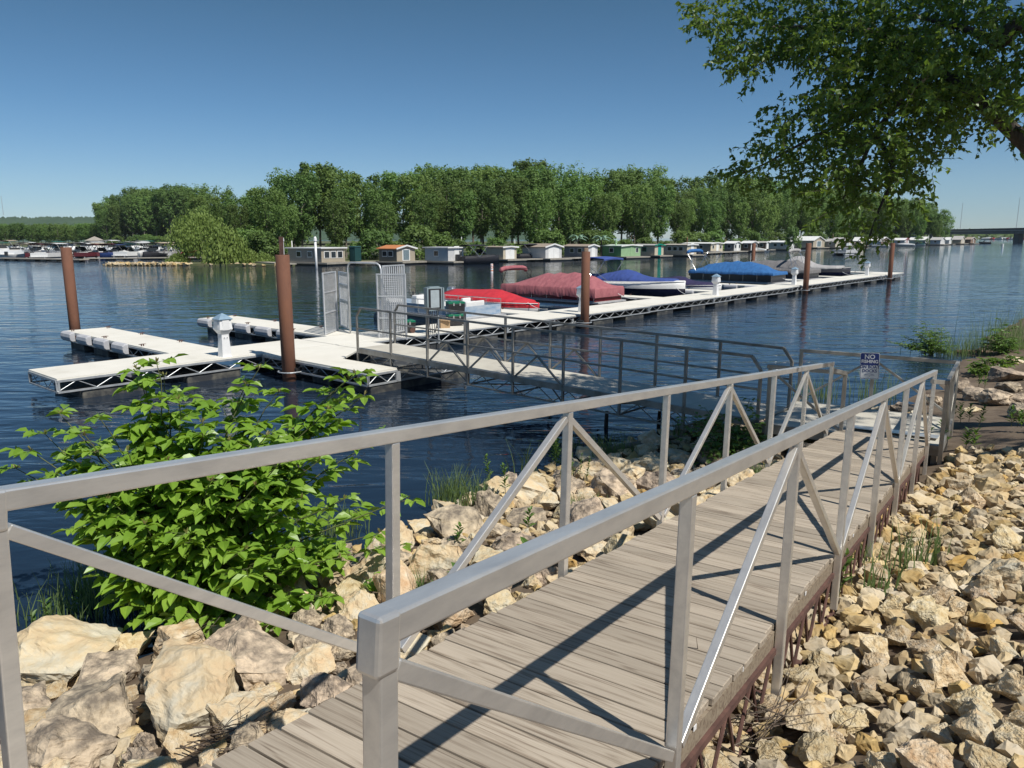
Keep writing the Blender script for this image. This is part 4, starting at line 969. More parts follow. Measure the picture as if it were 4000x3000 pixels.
def tlabel(kind, x):
    i = min(range(len(LMK)), key=lambda k: abs(LMK[k][0]-x)); dx = x-LMK[i][0]
    sd_ = 'right behind' if abs(dx) < 12 else ('back left of' if dx < 0 else 'back right of')
    l = kind+' '+sd_+' '+LMK[i][1]; return l
def row(off, frac, step, grp, lab, x0=420, x1=3680, wid=1.0, jit=.4):
    x = x0
    while x < x1:
        Dd = shoreD(x)+off+rnd.uniform(0, 5); p = atY(x, 950, Dd)
        top = zpx(x, np.interp(x, SKX, SKY), Dd); H = max(5, (top-.3)*frac*rnd.uniform(.86, 1.06))
        tree('leafy_tree', p.x, Dd, H, tlabel(lab, x), grp, wid=wid)
        x += step*130/Dd*rnd.uniform(.8, 1.2)
row(9, .72, 150, GRP, 'green front row tree', x0=1120)
row(16, .88, 135, GRP, 'tall middle row tree', wid=1.05)
row(26, 1.0, 95, GRP, 'tall rear row tree', wid=1.1)
row(40, 1.03, 200, GRP, 'rearmost broad tree', wid=1.2)
row(30, .70, 110, GRP, 'broad lower tree', x0=400, x1=1100, wid=1.2)
# understorey bushes
BU = [crown_mesh('crown', bigleaf, 1, .62, 40, 60, .05, 40+i, low=.05, shape=lambda f: math.sqrt(max(0, 1-f*f*.8))) for i in range(3)]
x = 430
while x < 3680:
    Dd = shoreD(x)+rnd.uniform(5, 8); p = atY(x, 980, Dd); h = rnd.uniform(1.8, 4.6)
    e = empty('bush', (p.x, Dd, .2), rnd.uniform(0, 6), tlabel('leafy shore bush', x), 'bush', 'bushes at the foot of the island trees')
    c = bpy.data.objects.new('foliage', BU[rnd.randrange(3)]); COL.objects.link(c); c.parent = e; c.scale = (h*1.1, h*1.1, h)
    x += rnd.uniform(50, 95)*130/Dd
# far treeline left and willow
for k in range(26):
    x = -30+k*17.5; Dd = 345+(k % 3)*14; p = atY(x, 950, Dd); top = zpx(x, [880, 872, 868, 876, 885, 873, 866, 872, 878][k % 9] if x < 330 else 868, Dd)
    tree('leafy_tree', p.x, Dd, max(5, top*.88), 'tree of the distant bank behind the crowded marina', 'trees on the far bank at left', wid=1.5)
WIL = crown_mesh('crown', willowl, 1, .60, 120, 85, .030, 77, low=.34, droop=.9, shape=lambda f: math.sin(pi*(.22+.70*f))**.9)
wp = at(775, 1030); tree('willow_tree', wp.x, wp.y+1.5, 6.6, 'broad light green willow standing on the low spit', None, crown=WIL, wid=1.0, z=.1)
wp2 = at(885, 1033)
WB = crown_mesh('foliage', willowl, 1, .6, 70, 70, .05, 78, low=.03, droop=1, shape=lambda f: math.sqrt(max(0, 1-f*f)))
def bush(x, y, h, w_, lab, me, z=.15, grp=None, name='bush'):
    p = at(x, y); e = empty(name, (p.x, p.y+.5, z), 0, lab, 'bush', grp); c = bpy.data.objects.new('foliage', me); COL.objects.link(c); c.parent = e; c.scale = (w_, w_, h); return e
bush(880, 1036, 4.6, 4.6, 'drooping light green bush right of the willow trunk', WB)
bush(960, 1034, 1.8, 3.0, 'low green bush at the right end of the spit', WB); bush(690, 1032, 1.2, 2.6, 'low grassy bush left of the willow trunk', WB); bush(1030, 1034, 1.3, 2.4, 'low bush where the spit meets the island', WB)
bush(1125, 985, 5.2, 3.4, 'pale green willow bush behind the white pipe', WB, grp=None); bush(2190, 985, 7.6, 4.3, 'pale yellowish willow behind the white gabled boathouse', WB); bush(2290, 985, 6.6, 2.6, 'narrow pale willow between the two palm trees', WB)
bush(3098, 985, 5.0, 2.8, 'bright green bush behind the large tan boathouse', BU[0])
# hills
hillm = M('hill woods', (.06, .11, .06), (.085, .14, .075), rough=.95, sc=.02, detail=12, bump=1, bsc=.15)
b = MB(); secs = []
for i in range(60):
    x = -1400+i*25; h = np.interp((x+1400)/1475, [0, .2, .45, .60, .75, .88, 1], [36, 41, 40, 31, 27, 25, 18]) + mn.noise(Vector((i*.45, 0, 0)))*5+mn.noise(Vector((i*1.7, 3, 0)))*2.5
    secs.append([(x, 1500, -1), (x, 1540, h*.62+mn.noise(Vector((i*.9, 9, 0)))*4), (x, 1600, h), (x, 1800, h*.5)])
b.loft(secs, caps=False); tag(b.build('wooded_hills', hillm, smooth=True), kind='structure')
Q = []
for k in range(9000):
    x, y = rnd.uniform(-1350, 50), rnd.uniform(1500, 1605); f = (y-1500)/100
    h = np.interp((x+1400)/1475, [0, .2, .45, .60, .75, .88, 1], [36, 41, 40, 31, 27, 25, 18])*(f/.4*.62 if f < .4 else .62+.38*(f-.4)/.6); s_ = rnd.uniform(4, 7)
    Q.append([(x-s_, y, h), (x, y-2, h-s_*.3), (x+s_, y, h+1), (x, y-1, h+s_)])
tag(link('hill_forest', quads('hill_forest', Q, hillm)), 'distant wooded hillside behind the marina', 'wood', kind='stuff')
Q = []
for k in range(7000):
    x, y = rnd.uniform(430, 1300), rnd.uniform(985, 1060); hmax = 11+3*mn.noise(Vector((x*.012, 0, 0)))+2.5*mn.noise(Vector((x*.05, 4, 0))); h = hmax*rnd.random()**.6; s_ = rnd.uniform(1.5, 3)
    Q.append([(x-s_, y, h), (x, y-1, h-s_*.6), (x+s_, y, h+.3), (x, y, h+s_)])
tag(link('far_treeline', quads('far_treeline', Q, bigleaf)), 'low far treeline beyond the bridge', 'wood', kind='stuff')
# radio mast on the hill
mp0 = atY(16, 860, 1590); e = empty('radio_mast', (mp0.x, 1590, 60), 0, 'thin radio mast on the far left hill', 'mast'); MB().lathe([(.5, -10), (.35, 28)], 5).build('lattice', galv, e)
# ============================================================ bridge
conc = M('bridge concrete', (.40, .39, .36), (.33, .32, .30), rough=.8, sc=.3); dsteel = M('bridge girder', (.10, .11, .12), (.07, .075, .08), rough=.6, sc=.3)
BA = atY(3560, 899, 560); BB = atY(4080, 893, 395); e = empty('road_bridge', (BA.x, BA.y, 0), 0, 'long low road bridge crossing the river at far right', 'bridge')
def L_(p): return (p[0]-BA.x, p[1]-BA.y, p[2])
A0 = Vector((BA.x, BA.y, 0)); B0 = Vector((BB.x, BB.y, 0)); dB = (B0-A0)
def bp2(f, z): q = A0+dB*f; return (q.x-BA.x, q.y-BA.y, z)
f1 = 1.6
MB().bar(bp2(-.2, 6.6), bp2(f1, 6.6), 9, .5).build('roadway', conc, e); MB().bar(bp2(-.2, 5.5), bp2(f1, 5.5), 7.6, 1.6).build('girder', dsteel, e)
r_ = MB(); r_.bar(bp2(-.2, 7.75), bp2(f1, 7.75), 8.8, .14).bar(bp2(-.2, 7.3), bp2(f1, 7.3), 8.8, .10)
for k in range(60): r_.bar(bp2(-.2+1.8*k/60, 6.8), bp2(-.2+1.8*k/60, 7.75), .2, 8.8)
r_.build('railing', conc, e)
for f in (-.05, .22, .86, 1.5):
    c = A0+dB*f; MB().box((c.x-BA.x, c.y-BA.y, 2.2), (2.6, 4.5, 5.0)).build('pier', dsteel, e)
for xp, tag_ in ((3752, 1), (3972, 2)):
    best = min(range(-20, 130), key=lambda k: abs(px(A0+dB*(k/100)+Vector((0, 0, 8)))[0]-xp)); q = bp2(best/100, 0)
    MB().tube([(q[0], q[1], 6.8), (q[0], q[1], 24)], [.16, .10], 6).build('lamp_post', galv, e)
# buoys
def buoy(x, y, h, r, lab, orange=True):
    p = at(x, y); e = empty('channel_buoy', p, 0, lab, 'buoy'); MB().lathe([(r, -.4), (r, h-.05), (r*.8, h), (0, h)], 14).build('body', whitep, e, smooth=False)
    om = M('orange marking', (.75, .18, .02), (.7, .16, .02), rough=.5)
    if orange:
        MB().lathe([(r+.004, h-.12), (r+.004, h-.06)], 14).build('band', om, e); MB().lathe([(r+.004, .18), (r+.004, .27)], 14).build('band', om, e)
        b = MB(); R2 = .14; n = 20; b.add([(R*math.cos(a)*1, -math.sqrt(max(0, (r+.006)**2-(R*math.cos(a))**2)), h*.62+R*math.sin(a)) for R in (R2, R2-.045) for a in [2*pi*k/n for k in range(n)]], [(k, (k+1) % n, n+(k+1) % n, n+k) for k in range(n)]); b.build('circle_mark', om, e)
    return e
buoy(1921, 1066, .92, .145, 'white buoy with orange bands and circle floating before the pontoon covers'); buoy(3916, 966, 1.1, .3, 'small white buoy out on the water at far right', False)
# ============================================================ boathouses
wallmats = {}
def siding(n, c):
    k = 'siding '+n
    if k in MATS: return MATS[k]
    m = M(k, c, tuple(x*.88 for x in c), rough=.75, sc=1.2, detail=5, bump=.0)
    nt = m.node_tree; N = nt.nodes; w_ = N.new('ShaderNodeTexWave'); w_.wave_type = 'BANDS'; w_.bands_direction = 'Z'; w_.wave_profile = 'SAW'; w_.inputs['Scale'].default_value = 1.6; w_.inputs['Distortion'].default_value = 0
    tc = N.new('ShaderNodeTexCoord'); nt.links.new(tc.outputs['Object'], w_.inputs[0]); b = N.new('ShaderNodeBump'); b.inputs['Distance'].default_value = .05; b.inputs['Strength'].default_value = .8
    nt.links.new(w_.outputs['Fac'], b.inputs['Height']); nt.links.new(b.outputs[0], N['Principled BSDF'].inputs['Normal']); return m
def roofm(n, c): return M('roof '+n, c, tuple(x*.85 for x in c), rough=.7, sc=1, bump=.2)
HA = 2.426   # direction of the river-facing gable normal, measured from +Y clockwise (139 deg)
gx = Vector((math.cos(HA), -math.sin(HA), 0)); gy = Vector((math.sin(HA), math.cos(HA), 0))
# house frame: local +y = gable end towards the river, local +x = across.  near corner = (-W/2.., +L/2)
def boathouse(x0, xs, x1, yb, ye, yr, lab, side, gable, roof, trim=None, flat=False, door='door', wins=2, deckw=1.0, gwin=0, doorm=None, white=0):
    HA = HAF(xs); gx = Vector((math.cos(HA), -math.sin(HA), 0)); gy = Vector((math.sin(HA), math.cos(HA), 0))
    zb = .45; corner = at(xs, yb, zb); D = corner.y
    # widths from pixel spans
    k = D/F*1.0
    xq = -gx if gx.x < 0 else gx
    Lh = next((q*.1 for q in range(15, 130) if px(corner-gy*(q*.1))[0] < x0), 13); Wh = next((q*.1 for q in range(15, 110) if px(corner+xq*(q*.1))[0] > x1), 11)
    eave = max(1.7, (yb-ye)*k); ridge = max(eave+.1, (yb-yr)*k)
    # river-facing front corner nearest the camera is the left end of the gable seen from the river
    xdir = -gx if gx.x < 0 else gx       # to the right in the picture along the gable
    ydir = gy
    c0 = corner+xdir*(Wh/2)-ydir*(Lh/2)
    Mx = Matrix((xdir, ydir if xdir.cross(ydir).z > 0 else ydir, Vector((0, 0, 1)))).transposed()
    flip = xdir.cross(ydir).z < 0
    if flip: Mx = Matrix((-xdir, ydir, Vector((0, 0, 1)))).transposed()
    sgn = -1 if flip else 1              # local x sign pointing to the picture's right
    e = empty('boathouse', mat=Matrix.Translation(c0) @ Mx.to_4x4()); tag(e, lab, 'boathouse', 'boathouses moored along the island shore')
    w2, l2 = Wh/2, Lh/2; trim = trim or MATS['white gelcoat']
    sb = MB(); sb.box((0, 0, eave/2), (Wh, Lh, eave)); sb.build('wall', side, e)
    g = MB(); yy = l2+.02
    if flat: g.box((0, yy, eave/2), (Wh+.02, .05, eave))
    else: g.add([(-w2-.01, yy-.03, 0), (w2+.01, yy-.03, 0), (w2+.01, yy-.03, eave), (0, yy-.03, ridge), (-w2-.01, yy-.03, eave), (-w2-.01, yy+.03, 0), (w2+.01, yy+.03, 0), (w2+.01, yy+.03, eave), (0, yy+.03, ridge), (-w2-.01, yy+.03, eave)],
        [(0, 1, 2, 3, 4), (9, 8, 7, 6, 5), (0, 5, 6, 1), (1, 6, 7, 2), (2, 7, 8, 3), (3, 8, 9, 4), (4, 9, 5, 0)])
    g.build('gable_wall', gable, e)
    r = MB(); o = .28
    if flat: r.box((0, 0, eave+.07), (Wh+.5, Lh+.6, .14))
    else:
        for s_ in (-1, 1):
            A_ = (0, -l2-o, ridge+.06); B_ = (0, l2+o, ridge+.06); dx = s_*(w2+o); dz = eave-.02-(ridge-eave)*o/w2
            r.add([A_, B_, (dx, l2+o, dz+.06), (dx, -l2-o, dz+.06), (0, -l2-o, ridge-.02), (0, l2+o, ridge-.02), (dx, l2+o, dz-.04), (dx, -l2-o, dz-.04)],
                  [(0, 1, 2, 3), (7, 6, 5, 4), (1, 5, 6, 2), (0, 3, 7, 4), (3, 2, 6, 7)])
    r.build('roof', roof, e)
    if not flat:
        t = MB()
        for s_ in (-1, 1): t.bar((0, l2+o+.02, ridge), (s_*(w2+o), l2+o+.02, eave-.0-(ridge-eave)*o/w2), .06, .20)
        t.build('fascia', trim, e)
    dk_ = MB().box((sgn*.1, .5, -.12), (Wh+1.2, Lh+2.2, .20)); dk_.build('float_deck', M('boathouse deck', (.33, .30, .25), (.22, .20, .17), rough=.9), e)
    MB().box((sgn*.1, .5, -.34), (Wh+.9, Lh+1.9, .24)).build('float', black, e)
    for k_ in range(wins):
        y = -l2+Lh*(k_+1)/(wins+1)-.0; z = eave*.58; xw = -sgn*(w2+.01)
        f = MB().box((xw, y, z), (.06, .95, .80)).build('window_frame', trim, e); MB().box((xw-sgn*.012, y, z), (.06, .78, .62)).build('pane', darkglass, f)
    yf = l2+.06
    dm_ = doorm or trim
    if door == 'door':
        MB().box((sgn*w2*.1, yf, .98), (.9, .05, 1.95)).build('door', dm_, e)
        for s_ in ([-.62] if gwin == 1 else [-.62, .62] if gwin == 2 else []):
            f = MB().box((s_*w2, yf, eave*.58), (.7, .05, .8)).build('window_frame', trim, e); MB().box((s_*w2, yf+.02, eave*.58), (.56, .05, .66)).build('pane', darkglass, f)
    elif door == 'double':
        for s_ in (-.5, .5): MB().box((s_*Wh*.34, yf, eave*.46), (Wh*.33, .05, eave*.92)).build('door', dm_, e)
    elif door == 'glass':
        f = MB().box((0, yf, eave*.48), (Wh*.42, .05, eave*.9)).build('door_frame', trim, e); MB().box((0, yf+.02, eave*.48), (Wh*.32, .05, eave*.78)).build('pane', M('reflecting glass', (.18, .24, .27), rough=.1), f)
    elif door == 'windows':
        for k_ in range(3):
            x = (k_-1)*Wh*.28; f = MB().box((x, yf, eave*.55), (Wh*.24, .05, eave*.52)).build('window_frame', trim, e); MB().box((x, yf+.02, eave*.55), (Wh*.19, .05, eave*.44)).build('pane', darkglass, f)
    return e, Wh, Lh, eave
sd = siding
grey_ = sd('grey', (.30, .29, .27)); tan_ = sd('tan', (.46, .40, .31)); dk_g = sd('dark olive', (.13, .135, .12)); lb = sd('light blue', (.33, .42, .50)); cream = sd('cream', (.62, .55, .42)); wht = sd('white', (.66, .66, .66)); gr1 = sd('green', (.10, .28, .13)); gr2 = sd('light green', (.32, .50, .28)); gry2 = sd('slate', (.22, .23, .25)); beige = sd('beige', (.52, .47, .38)); brn = sd('brown', (.22, .15, .11)); pb = sd('pale blue', (.48, .53, .57))
rW = roofm('white', (.72, .72, .71)); rB = roofm('brown', (.33, .27, .21)); rO = roofm('rust orange', (.52, .20, .075)); rG = roofm('grey', (.42, .41, .39)); rT = roofm('light tan', (.50, .45, .38)); rLG = roofm('pale green', (.50, .58, .50))
teal = M('teal door', (.0, .30, .24)); redt = M('red trim', (.35, .06, .05)); grt = M('green trim', (.0, .22, .15))
H_ = [
 (1129, 1256, 1348, 1025, 973, 967, 'flat roofed grey boathouse with three wide windows beside the white pipes', grey_, tan_, rW, dict(flat=True, door='windows', wins=2)),
 (1482, 1550, 1620, 1021, 979, 961, 'dark olive boathouse with rust orange metal roof', dk_g, tan_, rO, dict(door='glass', wins=2)),
 (1662, 1750, 1809, 1020, 980, 975, 'flat roofed light blue boathouse right of the orange roofed one', lb, wht, rW, dict(flat=True, gwin=1, wins=1)),
 (1900, 1965, 2017, 1012, 979, 966, 'tan boathouse with brown roof and wide white double doors', beige, cream, rB, dict(door='double', wins=0)),
 (2042, 2130, 2192, 1009, 970, 955, 'white gabled boathouse with brown roof behind the black canopy boat', wht, wht, rB, dict(door='double', wins=0)),
 (2206, 2296, 2332, 1004, 970, 957, 'slate grey boathouse with red edged white gable near the palms', gry2, wht, rB, dict(trim=None, wins=2)),
 (2354, 2425, 2500, 1002, 972, 958, 'green boathouse with light green gable and shed', gr1, gr2, rLG, dict(wins=1, gwin=1, doorm=gr2)),
 (2480, 2556, 2591, 997, 965, 956, 'beige boathouse with bright teal door', beige, cream, rG, dict(wins=1, trim=grt, doorm=teal)),
 (2594, 2682, 2720, 994, 966, 956, 'beige boathouse with a light tan roof and three small windows', beige, cream, rT, dict(wins=3)),
 (2668, 2775, 2822, 983, 955, 949, 'long white roofed boathouse with a decorated front porch', grey_, cream, rW, dict(wins=2, gwin=2)),
 (2830, 2866, 2892, 980, 956, 944, 'white boathouse with a steep gable beside the decorated porch', gry2, wht, rW, dict(wins=1, gwin=2)),
 (2896, 2932, 2957, 978, 957, 943, 'brown walled boathouse with white roof, boat leaning in front', brn, wht, rW, dict(wins=1, gwin=1)),
 (2958, 2990, 3002, 974, 955, 944, 'small dark boathouse partly hidden by a rusty piling', brn, grey_, rG, dict(wins=1)),
 (3004, 3080, 3101, 972, 956, 942, 'light blue boathouse with white roof left of the large tan one', pb, wht, rW, dict(wins=2)),
 (3088, 3175, 3220, 966, 940, 925, 'largest tan boathouse with a high white roof', beige, tan_, rW, dict(wins=0, door='glass')),
 (3224, 3262, 3288, 965, 947, 934, 'grey roofed boathouse just right of the largest tan one', grey_, beige, rG, dict(wins=1, gwin=1)),
 (3250, 3306, 3328, 960, 944, 929, 'slate boathouse with white edged gable behind the motoring pontoon boat', gry2, pb, rG, dict(wins=1, gwin=1)),
 (3334, 3360, 3375, 959, 941, 928, 'small cream boathouse with white roof', cream, cream, rW, dict(wins=1)),
 (3384, 3440, 3474, 957, 940, 927, 'wide blue grey boathouse under the hanging tree tips', lb, brn, rW, dict(wins=1)),
 (3490, 3532, 3550, 955, 942, 931, 'white boathouse with red trimmed gable', pb, wht, rW, dict(wins=1, trim=redt)),
 (3552, 3612, 3628, 953, 940, 926, 'long blue grey boathouse with bright white roof right of the last tree tip', lb, pb, rW, dict(wins=0)),
 (3634, 3672, 3691, 954, 938, 928, 'pale grey boathouse with small white porch gable', lb, wht, rG, dict(wins=1, gwin=1)),
 (3696, 3706, 3716, 953, 938, 928, 'tiny white shed boathouse', wht, wht, rW, dict(wins=0)),
 (3720, 3752, 3768, 951, 936, 923, 'tan boathouse with grey roof near the bridge', tan_, beige, rG, dict(wins=0)),
 (3770, 3790, 3817, 950, 936, 927, 'last boathouse at the right end, brown and open sided', brn, brn, rB, dict(wins=0)),
]
for h in H_: boathouse(*h[:10], **h[10])
# dock strips, small boats and things along the boathouse row
deckw = M('grey plank dock', (.36, .33, .28), (.26, .24, .2), rough=.9)
def strip(xa, ya, xb, yb, lab, w_=1.6):
    A_, B_ = at(xa, ya, .2), at(xb, yb, .2); e = empty('shore_dock', A_, 0, lab, 'dock', 'narrow docks between the boathouses'); B2 = B_-A_
    MB().bar((0, 0, .15), (B2.x, B2.y, .15), w_, .14).build('walkway', deckw, e)
    b = MB(); n = max(2, int(B2.length/2.5))
    for k in range(n): c = B2*((k+.5)/n); b.box((c.x, c.y, -.08), (1.4, 1.0, .2), rz=math.atan2(B2.y, B2.x))
    b.build('float', black, e)
for a in ((1015, 1028, 1135, 1036, 'plank dock left of the flat roofed grey boathouse'), (1380, 1030, 1480, 1025, 'plank dock before the green outhouse'), (1600, 1025, 1670, 1024, 'plank dock between the orange roofed and the light blue boathouse'), (1770, 1024, 1845, 1022, 'plank dock right of the light blue boathouse'), (2000, 1018, 2250, 1012, 'long plank dock before the white gabled boathouse'), (2240, 1012, 2380, 1004, 'plank dock before the palm trees'), (2740, 992, 2890, 985, 'white edged dock with planters before the decorated porch')): strip(*a)
def pole(x, yt, yb, lab, mat, r=.08, D=None, cap=None, grp='thin poles along the boathouse row'):
    p = at(x, yb, .0) if D is None else Vector((*atY(x, yb, D)[:2], 0)); top = atY(x, yt, p.y).z
    e = empty('mooring_pole', p, 0, lab, 'pole', grp); MB().lathe([(r, -1), (r, top)], 7).build('shaft', mat, e, smooth=True)
    if cap: MB().lathe([(r, 0), (r*1.5, .1), (r*1.2, .45), (r*.3, .62)], 8, (0, 0, top-.05)).build('cap', cap, e)
    return e
pole(1110, 944, 1050, 'left thick white mooring pipe with bent cap beside the grey boathouse', whitep, .13, cap=whitep, grp='white mooring pipes')
pole(1237, 943, 1050, 'right thick white mooring pipe before the grey boathouse', whitep, .14, cap=whitep, grp='white mooring pipes')
pole(2405, 948, 1012, 'pale green mooring pipe before the green boathouse', gr2, .15, cap=gr2, grp='white mooring pipes')
pole(2319, 945, 1004, 'white capped vent pipe beside the red edged boathouse', whitep, .12, cap=whitep, grp='white mooring pipes')
for x, yt, yb, m in ((1144, 938, 1018, whitep), (1314, 938, 1015, galv), (1320, 939, 1015, galv), (1652, 920, 1020, woodpile), (1670, 955, 1015, galv), (1677, 940, 1015, woodpile), (1721, 938, 1015, galv), (1804, 925, 1015, galv), (2011, 934, 1012, galv), (2090, 938, 1005, whitep), (2202, 952, 1005, galv), (2457, 920, 995, woodpile), (2464, 920, 995, woodpile), (2682, 925, 995, rust), (2780, 945, 985, woodpile), (2832, 934, 985, rust), (2890, 940, 985, rust), (2991, 936, 975, rust), (3113, 914, 970, galv), (3192, 915, 960, galv), (3225, 910, 962, galv), (3251, 914, 968, woodpile), (3320, 915, 955, galv), (3624, 920, 958, whitep), (3640, 920, 955, whitep), (3668, 918, 955, brn), (2920, 885, 975, woodpile), (920, 845, 1000, galv)):
    pole(x, yt, yb, 'thin mooring or lamp pole standing among the boathouses', m, .07)
oh = empty('outhouse', at(1389, 1024, .3), -.6, 'small dark green outhouse between two boathouses', 'outhouse'); dg = M('dark green panel', (.015, .06, .06), rough=.5)
MB().box((0, 0, 1.0), (1.05, 1.15, 2.0)).build('wall', dg, oh); MB().box((0, 0, 2.08), (1.2, 1.3, .16), top=.8).build('roof', dg, oh); MB().box((0, -.585, .95), (.7, .03, 1.75)).build('door', M('green door', (.02, .075, .075)), oh)
# artificial palms
palml = M('palm frond', (.12, .22, .14), (.20, .30, .22), rough=.5, sc=2)
for x, yt, yb, lab in ((2257, 935, 1004, 'left artificial palm tree among the boathouses'), (2348, 938, 1004, 'right artificial palm tree beside the green boathouse')):
    p = at(x, yb, .3); top = atY(x, yt, p.y).z; e = empty('palm_tree', p, 0, lab, 'palm tree'); MB().tube([(0, 0, 0), (.05, 0, top*.5), (0, 0, top-.2)], [.16, .13, .11], 8).build('trunk', bark, e); Q = []
    for k in range(13):
        a = k*2*pi/13+.2; pv_ = None
        for s_ in range(7):
            f = s_/6; r = 1.9*f; z = top-.2+.9*math.sin(f*pi*.8)*(.6+.4*math.sin(k*2.1))-.5*f*f; q = Vector((math.cos(a)*r-p.x, math.sin(a)*r-p.y, z)); q = Vector((math.cos(a)*r, math.sin(a)*r, z))
            sd_ = Vector((-math.sin(a), math.cos(a), -.35)); w_ = .26*math.sin(pi*(.12+.88*f))
            if pv_: Q.append([pv_[0], pv_[0]+sd_*pv_[1], q+sd_*w_, q]); s2 = Vector((math.sin(a), -math.cos(a), -.35)); Q.append([pv_[0], pv_[0]+s2*pv_[1], q+s2*w_, q])
            pv_ = (q, w_)
    link('crown', quads('crown', [[tuple(v) for v in q] for q in Q], palml), None, e)
# ============================================================ far boats (prototypes, then copies)
def far_boat(kind, cols, lab, L=7, W=2.6):
    e = empty(kind, (0, 0, 0), 0, lab, 'boat', 'boats moored in the crowded marina at far left')
    hull, top, can = cols
    def hullsec(zt, b0=0.0):
        s = []
        for i in range(9):
            f = i/8; y = -L/2+L*f; w_ = W/2*(1 if f < .55 else max(.04, 1-((f-.55)/.45)**2)); z = zt+.35*f*f; s.append([(-w_, y, z), (-w_*.85, y, .05+b0), (0, y, -.2+.5*max(0, f-.7)*2), (w_*.85, y, .05+b0), (w_, y, z)])
        return s
    if kind == 'pontoon_boat':
        for x in (-W/2+.35, W/2-.35): MB().tube([(x, -L/2, .1), (x, L/2-.5, .1), (x, L/2, .3)], [.3, .3, .08], 8).build('pontoon_tube', M('dull grey tube', (.35, .36, .38)), e)
        f = MB(); f.box((0, 0, .48), (W, L, .08)); 
        for x in (-W/2+.03, W/2-.03): f.box((x, 0, .80), (.04, L-.6, .55))
        f.box((0, -L/2+.3, .8), (W-.1, .04, .55)).box((0, L/2-.3, .8), (W-.1, .04, .55)); f.build('side_panel', hull, e)
        MB().box((.5, -1, 1.0), (.6, .5, .9)).box((-.6, -2.2, .85), (.9, .6, .7)).box((.5, 1.8, .85), (.7, 1.2, .6)).build('seats_and_console', top, e)
    else:
        MB().loft(hullsec(.75)).build('hull', hull, e, smooth=True)
        d_ = MB(); d_.loft([[(-W/2*.8, -L/2+.3, .7), (-W/2*.7, -L/2+.4, 1.0), (W/2*.7, -L/2+.4, 1.0), (W/2*.8, -L/2+.3, .7)], [(-W/2*.85, L*.05, .8), (-W/2*.6, L*.02, 1.55 if kind == 'cabin_cruiser' else 1.1), (W/2*.6, L*.02, 1.55 if kind == 'cabin_cruiser' else 1.1), (W/2*.85, L*.05, .8)], [(-W/2*.5, L*.33, 1.0), (-W/2*.4, L*.33, 1.12), (W/2*.4, L*.33, 1.12), (W/2*.5, L*.33, 1.0)]]); d_.build('cabin', top, e)
        MB().loft([[(-W/2*.62, L*.02, 1.45), (-W/2*.55, -L*.02, 1.9), (W/2*.55, -L*.02, 1.9), (W/2*.62, L*.02, 1.45)], [(-W/2*.5, L*.14, 1.2), (-W/2*.45, L*.13, 1.28), (W/2*.45, L*.13, 1.28), (W/2*.5, L*.14, 1.2)]]).build('windscreen', darkglass, e)
    if can:
        c = MB(); c.loft([[(x*W/2*.95, y, 2.35+.12*(1-x*x)) for x in (-1, -.5, 0, .5, 1)] for y in (-L*.36, -L*.1, L*.08)], caps=False).loft([[(x*W/2*.95, y, 2.28+.12*(1-x*x)) for x in (1, .5, 0, -.5, -1)] for y in (-L*.36, -L*.1, L*.08)], caps=False); c.build('canopy', can, e)
        p_ = MB()
        for x in (-W/2*.93, W/2*.93):
            for y in (-L*.35, L*.07): p_.bar((x, -L*.12, .9), (x, y, 2.3), .05)
        p_.build('canopy_frame', chrome, e)
    MB().box((0, -L/2-.1, .9), (.45, .5, .7)).build('outboard_motor', black, e)
    return e
cv = lambda n, c: M('canopy '+n, c, rough=.8)
PR = [far_boat('cabin_cruiser', (whitem, whitem, None), 'white cabin cruiser in the far marina', 8.5, 3), far_boat('pontoon_boat', (M('p1', (.5, .5, .5)), whitem, cv('tan', (.5, .4, .28))), 'pontoon boat with tan canopy in the far marina'),
      far_boat('pontoon_boat', (M('p2', (.12, .02, .03)), whitem, cv('maroon', (.16, .03, .04))), 'maroon pontoon boat with maroon canopy in the far marina'), far_boat('speedboat', (M('p3', (.02, .05, .18)), cv('navy', (.02, .04, .14)), cv('navy', (.02, .04, .14))), 'navy blue covered runabout in the far marina', 6.5),
      far_boat('speedboat', (whitem, cv('green', (.02, .13, .10)), cv('green', (.02, .13, .10))), 'white runabout with green canopy in the far marina', 6.5), far_boat('speedboat', (M('p5', (.05, .05, .06)), cv('black', (.03, .03, .035)), cv('black', (.03, .03, .035))), 'dark runabout with black cover in the far marina', 6.5),
      far_boat('pontoon_boat', (whitem, whitem, cv('white', (.7, .7, .7))), 'white pontoon boat with white canopy in the far marina'), far_boat('speedboat', (cv('red', (.5, .02, .03)), cv('red', (.5, .02, .03)), None), 'red covered runabout in the far marina', 6.2)]
used = set()
def put(k, x, y, rz, sc=1, lab=None, grp=None):
    p = at(x, y); o = PR[k] if k not in used else copy_tree(PR[k]); used.add(k); o.location = (p.x, p.y, 0); o.rotation_euler = (0, 0, rz); o.scale = (sc,)*3
    if lab: o['label'] = lab
    if grp: o['group'] = grp
    return o
seq = [(0, 10, 1006), (0, 62, 1008), (1, 105, 1004), (5, 150, 1009), (2, 178, 1013), (6, 205, 1014), (3, 235, 1008), (6, 290, 1010), (5, 318, 1009), (1, 345, 1008), (2, 370, 1010), (5, 400, 1009), (2, 425, 1009), (3, 455, 1010), (3, 478, 1008), (4, 505, 1008), (6, 530, 1009), (0, 568, 1008), (5, 605, 1009), (1, 640, 1007), (1, 672, 1006), (7, 745, 1005), (7, 770, 1003), (3, 800, 1004), (2, 825, 1003)]
for k, x, y in seq: put(k, x, y, rnd.choice((pi, 0, pi*.9, .2))+rnd.uniform(-.25, .25), rnd.uniform(.95, 1.15))
